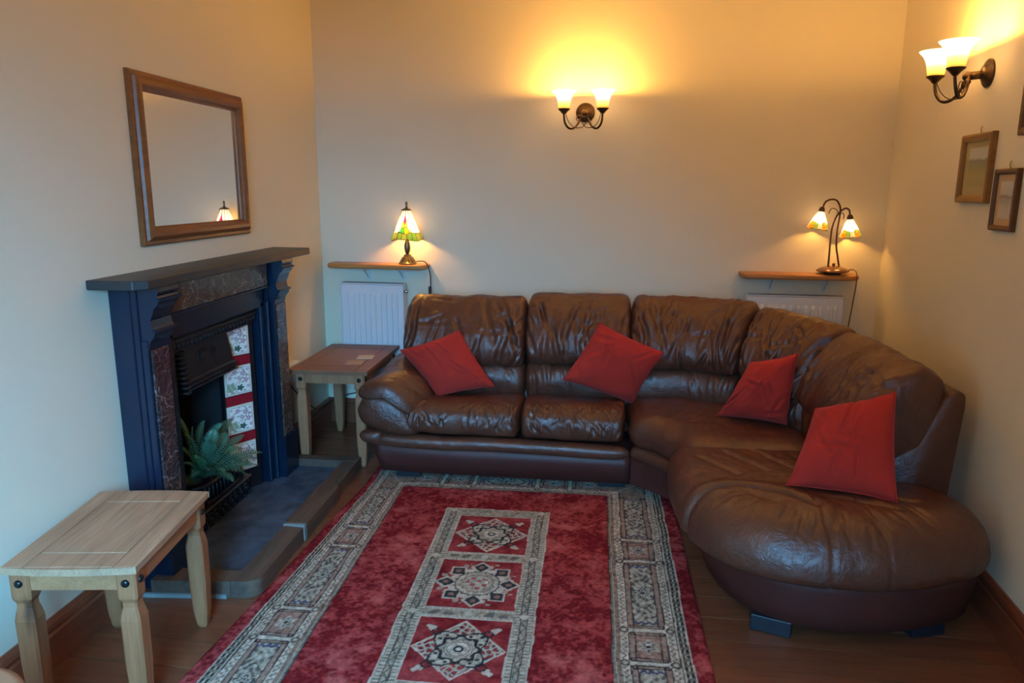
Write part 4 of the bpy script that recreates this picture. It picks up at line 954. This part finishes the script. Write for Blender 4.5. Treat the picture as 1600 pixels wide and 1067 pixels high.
def wall_shelf(label, x0, x1, z, tilt=0, dep=.15, th=.030, brackets=(.3, .7)):
    xm = (x0+x1)/2; t = thing('wall_shelf', label, 'shelf', (xm, back_y(xm), z), A_BACK, 'wooden shelves over the radiators'); L = (x1-x0)/math.cos(A_BACK)
    r = .055; pts = [(-L/2, 0)]+[(-L/2+r-r*math.cos(a), -dep+r-r*math.sin(a)) for a in [k*math.pi/2/6 for k in range(7)]]+[(L/2-r+r*math.sin(a), -dep+r-r*math.cos(a)) for a in [k*math.pi/2/6 for k in range(7)]]+[(L/2, 0)]
    o = part('board', prism(pts, -th, 0, 'Z'), 'shelf_wood', t, world=False, smooth=False); b = o.modifiers.new('edge', 'BEVEL'); b.width = .010; b.segments = 3; b.limit_method = 'ANGLE'
    for f in brackets:
        x = -L/2+L*f; part('bracket', join(box(x-.010, x+.010, -.004, 0, -.115, -th), box(x-.010, x+.010, -.11, -.004, -th-.004, -th), tube([(x, -.006, -.10), (x, -.10, -th-.004)], .004, 6, 0)), 'bracket_white', t, world=False, smooth=False)
    return t
SHZ = 1.088
wall_shelf('short wooden shelf holding the single green shade lamp', -1.655, -1.005, SHZ, brackets=(.36, .72))
wall_shelf('short wooden shelf holding the twin arm lamp', .885, 1.530, SHZ-.006, brackets=(.28, .75))

# ------------------------------------------------------------------ lamps
def lamp_light(name, parent, loc, power, radius=.02, color=LAMP):
    l = bpy.data.lights.new(name, 'POINT'); l.energy = power; l.color = color; l.shadow_soft_size = radius
    o = bpy.data.objects.new(name, l); COL.objects.link(o); o.parent = parent; o.location = loc; return o
def pane_poly(surf, poly, mat, parent, name='pane', sub=5, th=.0016, inset=.0):
    """curved glass piece: polygon in (angle, t) laid on the shade surface"""
    P = []
    for (a, b) in zip(poly, poly[1:]+poly[:1]):
        for k in range(sub): P.append((a[0]+(b[0]-a[0])*k/sub, a[1]+(b[1]-a[1])*k/sub))
    c = (sum(p[0] for p in P)/len(P), sum(p[1] for p in P)/len(P)); n = len(P)
    rings = []
    for s in (1.0, .6, .25): rings.append([surf(c[0]+(p[0]-c[0])*s, c[1]+(p[1]-c[1])*s) for p in P])
    V = [q for r in rings for q in r]+[surf(*c)]; F = []
    if mat != 'pane_white': V = [q+Vector((q.x, q.y, 0)).normalized()*.0014 for q in V]
    for i in range(2):
        for j in range(n): k = (j+1) % n; F.append((i*n+j, i*n+k, (i+1)*n+k, (i+1)*n+j))
    for j in range(n): F.append((2*n+j, 2*n+(j+1) % n, 3*n))
    return part(name, (V, F), mat, parent, world=False), P
def lead(surf, polys, r, parent, mat='leading'):
    vf = []
    for poly in polys:
        pts = []
        for a, b in zip(poly, poly[1:]+poly[:1]):
            for k in range(3): pts.append(surf(a[0]+(b[0]-a[0])*k/3, a[1]+(b[1]-a[1])*k/3))
        pts.append(pts[0]); vf.append(tube(pts, r, 5, 0))
    return part('leading', join(*vf), mat, parent, world=False)
# --- single lamp
lx = -1.135; ly = back_y(lx)-.082
L1 = thing('table_lamp', 'single stained glass table lamp with green leaf border on a brass base', 'lamp', (lx, ly, SHZ+.0005), A_BACK)
part('base', lathe([(.001, 0), (.056, 0), (.058, .004), (.054, .009), (.047, .012), (.040, .026), (.030, .042), (.022, .050), (.024, .056), (.014, .062)], 28), 'antique_brass', L1, world=False)
for k in range(12): a = k*math.pi/6; part('base_flute', tube([(.050*math.cos(a), .050*math.sin(a), .011), (.040*math.cos(a), .040*math.sin(a), .028), (.026*math.cos(a), .026*math.sin(a), .047)], .0035, 6, 4), 'antique_brass', L1, world=False)
part('stem', lathe([(.012, .060), (.011, .068), (.016, .078), (.0195, .098), (.019, .118), (.014, .140), (.0095, .152), (.010, .158), (.006, .165), (.005, .33)], 24), 'antique_brass', L1, world=False)
S1 = bpy.data.objects.new('shade', None); COL.objects.link(S1); S1.parent = L1; S1.location = (0, 0, .155)
def surf1(a, t):
    """t 0 at the wavy rim, 1 at the cap"""
    seg = math.pi/3; f = (a % seg)-seg/2; hexk = math.cos(seg/2)/math.cos(f); flat = .72
    rad = .028+.072*(1-t)**1.0+.010*max(0, .35-t)**1.0*1.5; rad *= (1-flat)+flat*hexk
    z = .178*t+.006*math.sin(a*3+.5)*max(0, 1-t*2.5)
    return Vector((rad*math.cos(a), rad*math.sin(a), z))
polys = []
COLS = ['pane_green', 'pane_lime', 'pane_emerald', 'pane_olive']
for k in range(6):
    a0 = k*math.pi/3+.15; d = math.pi/3
    g = lambda u, t: (a0+u*d, t)
    motif = [([g(0, 0), g(.30, -.02), g(.30, .22), g(.04, .24), g(0, .26)], 'pane_green'), ([g(.30, -.02), g(.68, .0), g(.62, .16), g(.45, .20), g(.30, .22)], 'pane_lime'),
             ([g(.68, 0), g(1, 0), g(1, .26), g(.90, .28), g(.62, .16)], 'pane_green'), ([g(.04, .24), g(.30, .22), g(.45, .20), g(.42, .42), g(.12, .40)], 'pane_emerald'),
             ([g(.45, .20), g(.62, .16), g(.90, .28), g(.72, .42), g(.42, .42)], 'pane_yellow'), ([g(.12, .40), g(.42, .42), g(.46, .50), g(.32, .66), g(.20, .58)], 'pane_lime'),
             ([g(.42, .42), g(.72, .42), g(.70, .56), g(.62, .66), g(.46, .50)], 'pane_lime'), ([g(.46, .50), g(.62, .66), g(.47, .86), g(.32, .66)], 'pane_pink'),
             ([g(0, .26), g(.04, .24), g(.12, .40), g(.20, .58), g(.32, .66), g(.47, .86), g(.47, 1), g(0, 1)], 'pane_white'), ([g(.47, .86), g(.62, .66), g(.70, .56), g(.72, .42), g(.90, .28), g(1, .26), g(1, 1), g(.47, 1)], 'pane_white')]
    if k % 2 == 1:
        motif = [([g(0, 0), g(.34, -.02), g(.34, .24), g(0, .26)], 'pane_green'), ([g(.34, -.02), g(.7, .0), g(.7, .22), g(.34, .24)], 'pane_lime'), ([g(.7, 0), g(1, 0), g(1, .26), g(.7, .22)], 'pane_olive'),
                 ([g(0, .26), g(.34, .24), g(.5, .24), g(.5, 1), g(0, 1)], 'pane_white'), ([g(.5, .24), g(.7, .22), g(1, .26), g(1, 1), g(.5, 1)], 'pane_white')]
    for pl, mt in motif: pane_poly(surf1, pl, mt, S1); polys.append(pl)
lead(surf1, polys, .0019, S1)
part('cap', lathe([(.0305, .176), (.032, .180), (.026, .186), (.012, .190), (.008, .194)], 24), 'antique_brass', S1, world=False)
part('finial', lathe([(.006, .192), (.0085, .200), (.005, .206), (.0075, .216), (.006, .226), (.001, .234)], 16), 'antique_brass', S1, world=False)
part('bulb', sphere((0, 0, .105), .016, seg=14, rings=10), 'lamp_bulb', S1, world=False)
lamp_light('table_lamp_light', L1, (0, 0, .215), 8, .018)
# --- twin arm lamp
tx = 1.385; ty = back_y(tx)-.080
L2 = thing('twin_arm_lamp', 'twin arm table lamp with two orange flower stained glass shades', 'lamp', (tx, ty, SHZ-.0055), A_BACK)
part('base', lathe([(.001, 0), (.045, 0), (.047, .006), (.075, .012), (.090, .017), (.088, .022), (.070, .034), (.045, .043), (.020, .047), (.001, .048)], 32), 'brown_metal', L2, world=False)
part('switch_knob', sphere((.0, -.012, .056), .009, seg=12, rings=8), 'brown_rod', L2, world=False)
armA = [(-.026, 0, .045), (-.026, 0, .12), (-.026, 0, .22), (-.020, 0, .28), (.0, 0, .335), (.022, 0, .36), (.040, -.004, .370), (.058, -.008, .358), (.063, -.01, .322)]
armB = [(.032, 0, .045), (.020, 0, .10), (.008, 0, .16), (.006, 0, .24), (.012, 0, .335), (.010, 0, .375), (-.012, -.004, .412), (-.045, -.008, .418), (-.074, -.01, .402), (-.086, -.012, .362)]
part('arm', tube(armA, .0052, 10, 6), 'brown_rod', L2, world=False); part('arm', tube(armB, .0052, 10, 6), 'brown_rod', L2, world=False)
part('curl', tube([(.008, -.004, .33), (-.010, -.006, .362), (-.036, -.006, .368), (-.050, -.006, .340)], .0026, 6, 6), 'brown_rod', L2, world=False); part('curl', tube([(.010, -.004, .335), (.022, -.006, .345), (.032, -.006, .330), (.030, -.006, .310)], .0026, 6, 6), 'brown_rod', L2, world=False)
def small_shade(pos, tilt, power):
    S = bpy.data.objects.new('shade', None); COL.objects.link(S); S.parent = L2; S.location = pos; S.rotation_euler = (0, tilt, 0)
    def sf(a, t):
        r = .015+.040*(1-t)**.85; z = -.012-.100*(1-t)+.003*math.cos(a*8)*max(0, 1-3*t); r *= 1+.05*math.cos(a*4)*(1-t); return Vector((r*math.cos(a), r*math.sin(a), z))
    pol = []
    for k in range(4):
        a0 = k*math.pi/2+.25; d = math.pi/2; g = lambda u, t: (a0+u*d, t)
        m = [([g(0, 0), g(.20, -.02), g(.20, .17), g(0, .20)], 'pane_orange'), ([g(.20, -.02), g(.42, 0), g(.42, .20), g(.20, .17)], 'pane_orange'), ([g(0, .20), g(.20, .17), g(.20, .40), g(.06, .38)], 'pane_yellow'), ([g(.20, .17), g(.42, .20), g(.36, .38), g(.20, .40)], 'pane_orange'),
             ([g(.42, 0), g(.70, -.01), g(.66, .18), g(.42, .20)], 'pane_lime'), ([g(.42, .20), g(.66, .18), g(.70, .30), g(.40, .34)], 'pane_green'), ([g(.70, -.01), g(1, 0), g(1, .20), g(.84, .30), g(.66, .18)], 'pane_blush'),
             ([g(0, .20), g(.06, .38), g(.20, .40), g(.36, .38), g(.40, .34), g(.48, .33), g(.48, 1), g(0, 1)], 'pane_white'), ([g(.48, .33), g(.70, .30), g(.66, .18), g(.84, .30), g(1, .20), g(1, 1), g(.48, 1)], 'pane_white')]
        for pl, mt in m: pane_poly(sf, pl, mt, S, sub=3); pol.append(pl)
    lead(sf, pol, .0014, S)
    part('socket', lathe([(.006, .012), (.012, .008), (.0165, -.004), (.018, -.014), (.012, -.018), (.004, -.018)], 18), 'brown_rod', S, world=False)
    part('bulb', sphere((0, 0, -.060), .012, seg=12, rings=8), 'lamp_bulb', S, world=False)
    lamp_light('twin_arm_lamp_light', S, (0, 0, -.064), power, .014)
small_shade((.064, -.010, .325), -.10, 5.5); small_shade((-.088, -.012, .366), .14, 5.5)
# cords
def cord(label, pts, r=.0035, mat='black_cord', switch=None):
    base = Vector(pts[-1]); t = thing('power_cord', label, 'cord', base)
    part('cable', tube(pts, r, 8, 8), mat, t)
    if switch: part('switch', xf(box(-.009, .009, -.007, .007, -.026, .026, .004, 2), Matrix.Translation(switch)), mat, t, smooth=False)
bl = L1.location
by = back_y(-1.0)
cord('black lamp cord hanging off the shelf end beside the left radiator', [bl+Vector((.055, -.01, .016)), bl+Vector((.085, -.01, .020)), bl+Vector((.120, -.012, .010)), Vector((-.990, by-.09, SHZ-.05)), Vector((-.990, by-.075, SHZ-.12)), Vector((-1.000, by-.06, SHZ-.23)), Vector((-1.02, by-.05, .75)), Vector((-1.09, by-.05, .55)), Vector((-1.12, by-.05, .30)), Vector((-1.14, by-.05, .012))], .0034, 'black_cord', (-.996, by-.07, SHZ-.165))
b2 = L2.location; by2 = back_y(1.49)
cord('brown lamp cord trailing from the twin arm lamp down past the radiator', [b2+Vector((.080, -.02, .025)), b2+Vector((.098, -.03, .030)), b2+Vector((.110, -.06, .018)), b2+Vector((.107, -.085, -.02)), Vector((1.49, by2-.155, 1.0)), Vector((1.482, by2-.14, .85)), Vector((1.475, by2-.10, .60)), Vector((1.475, by2-.08, .30)), Vector((1.475, by2-.07, .012))], .003, 'brown_rod')
cord('thin black cable sagging along the skirting under the pine end table', [Vector((-1.712, 4.00, .42)), Vector((-1.705, 4.15, .30)), Vector((-1.700, 4.34, .18)), Vector((-1.69, 4.46, .17)), Vector((-1.62, 4.575, .20)), Vector((-1.45, 4.60, .235)), Vector((-1.28, 4.58, .25)), Vector((-1.20, 4.55, .24))], .0035)
SB_ = thing('wall_socket', 'white plastic wall socket low beside the fireplace jamb', 'socket', (XL, 4.02, .44), A_LEFT)
part('box', box(-.09, .09, -.036, 0, 0, .115, .006, 2), 'white_plastic', SB_, world=False, smooth=False); part('faceplate', box(-.086, .086, -.044, -.036, .004, .111, .003, 1), 'white_plastic', SB_, world=False, smooth=False)
for x in (-.055, .055): part('rocker', box(x-.008, x+.008, -.049, -.044, .075, .098, .002, 1), 'white_plastic', SB_, world=False, smooth=False)

# ------------------------------------------------------------------ wall lights
def sconce(label, loc, rz, power):
    t = thing('wall_light', label, 'wall light', loc, rz, 'twin glass bell wall lights')
    bp = xf(lathe([(.054, 0), (.056, .006), (.050, .012), (.036, .016), (.030, .024), (.014, .030), (.001, .031)], 32), Matrix.Rotation(math.pi/2, 4, 'X'))
    part('backplate', bp, 'bronze', t, world=False)
    part('boss', join(tube([(0, -.02, -.004), (0, -.075, -.010)], .016, 12, 0), sphere((0, -.078, -.010), .019, seg=12, rings=8), xf(lathe([(.010, 0), (.016, .01), (.006, .03), (.001, .04)], 12), Matrix.Translation((0, -.078, -.022)) @ Matrix.Rotation(math.pi, 4, 'X'))), 'bronze', t, world=False)
    for s in (-1, 1):
        x = s*.110; yf = -.160
        part('arm', tube([(s*.010, -.078, -.005), (s*.024, -.082, -.045), (s*.050, -.102, -.088), (s*.080, -.130, -.098), (s*.104, -.150, -.070), (x, yf, -.020), (x, yf, .004)], .0062, 10, 7), 'bronze', t, world=False)
        part('scroll', tube([(x-s*.008, yf, -.010), (s*.086, -.140, -.060), (s*.055, -.115, -.090), (s*.010, -.092, -.088), (-s*.016, -.090, -.052), (-s*.012, -.090, -.030), (-s*.034, -.090, -.026), (-s*.046, -.090, -.042), (-s*.036, -.090, -.054)], .0022, 6, 8), 'bronze', t, world=False)
        part('cup', lathe([(.006, -.022), (.010, -.020), (.022, -.006), (.034, .004), (.035, .009), (.030, .010), (.004, .008)], 24, True, (x, yf, 0)), 'bronze', t, world=False)
        bell = [(.026, .008), (.031, .012), (.034, .030), (.037, .050), (.043, .070), (.053, .088), (.068, .104), (.0695, .106), (.067, .106), (.051, .090), (.0405, .071), (.0345, .050), (.031, .030), (.027, .014)]
        part('glass_bell', lathe(bell, 32, False, (x, yf, 0)), 'frosted_bell', t, world=False)
        part('bulb', join(sphere((x, yf, .082), .013, sz=1.5, seg=12, rings=8)), 'lamp_bulb', t, world=False)
        lamp_light('wall_light_bulb', t, (x, yf, .100), power, .016)
    return t
sx_ = -.040; sconce('twin glass bell wall light centred over the sofa on the back wall', (sx_, back_y(sx_), 1.995), A_BACK, 15)
sy_ = 3.235; sconce('twin glass bell wall light above the framed pictures', (right_x(sy_), sy_, 2.005), A_RIGHT, 17)
sconce('added unseen fill light shaped as a twin bell wall light on the fireplace wall', (XL, .35, 1.99), A_LEFT, 32)  # invented out of view: warm fill so the two visible wall lights can stay dimmer

# ------------------------------------------------------------------ pictures
def picture(label, y0, y1, z0, z1, fw, depth, fmat, mat_c, print_m, mt, print_rect, roll=0):
    yc = (y0+y1)/2; W = y1-y0; H = z1-z0; t = thing('picture_frame', label, 'picture', (right_x(yc), yc, z0), A_RIGHT, 'framed pictures on the right wall'); t.rotation_euler = (0, roll, A_RIGHT)
    cr_ = [(-W/2, 0, 1, 1), (W/2, 0, -1, 1), (W/2, H, -1, -1), (-W/2, H, 1, -1)]; pf = [(0, 0), (0, depth*.8), (fw*.25, depth), (fw*.7, depth*.9), (fw, depth*.55), (fw, 0)]
    for k in range(4):
        a, b = cr_[k], cr_[(k+1) % 4]
        part('frame_rail', loft([[(a[0]+a[2]*i_, -h_, a[1]+a[3]*i_) for i_, h_ in pf], [(b[0]+b[2]*i_, -h_, b[1]+b[3]*i_) for i_, h_ in pf]]), fmat, t, world=False, smooth=False)
    part('mount', box(-W/2+fw*.9, W/2-fw*.9, -.008, -.003, fw*.9, H-fw*.9), mat_c, t, world=False, smooth=False)
    a, b, c, d = print_rect; part('print', box(-W/2+W*a, -W/2+W*b, -.0095, -.008, H*c, H*d), print_m, t, world=False, smooth=False)
    part('hook', tube([(0, -.004, H), (0, -.008, H+.015), (0, -.004, H+.028)], .0025, 6, 3), 'nail_brass', t, world=False)
    return t
picture('landscape picture in a pale oak frame below the wall light', 3.075, 3.375, 1.502, 1.775, .030, .024, 'frame_oak', 'mat_olive', 'print_landscape', 0, (.24, .84, .24, .80))
picture('small sailing picture in a dark wooden frame overlapping the oak framed one', 2.832, 3.022, 1.405, 1.630, .020, .020, 'frame_dark', 'mat_tan', 'print_sailing', 0, (.26, .78, .20, .80))
picture('picture in a brown frame hung highest on the right wall', 2.60, 2.868, 1.742, 2.02, .032, .026, 'frame_dark', 'mat_tan', 'print_landscape', 0, (.22, .78, .2, .8))
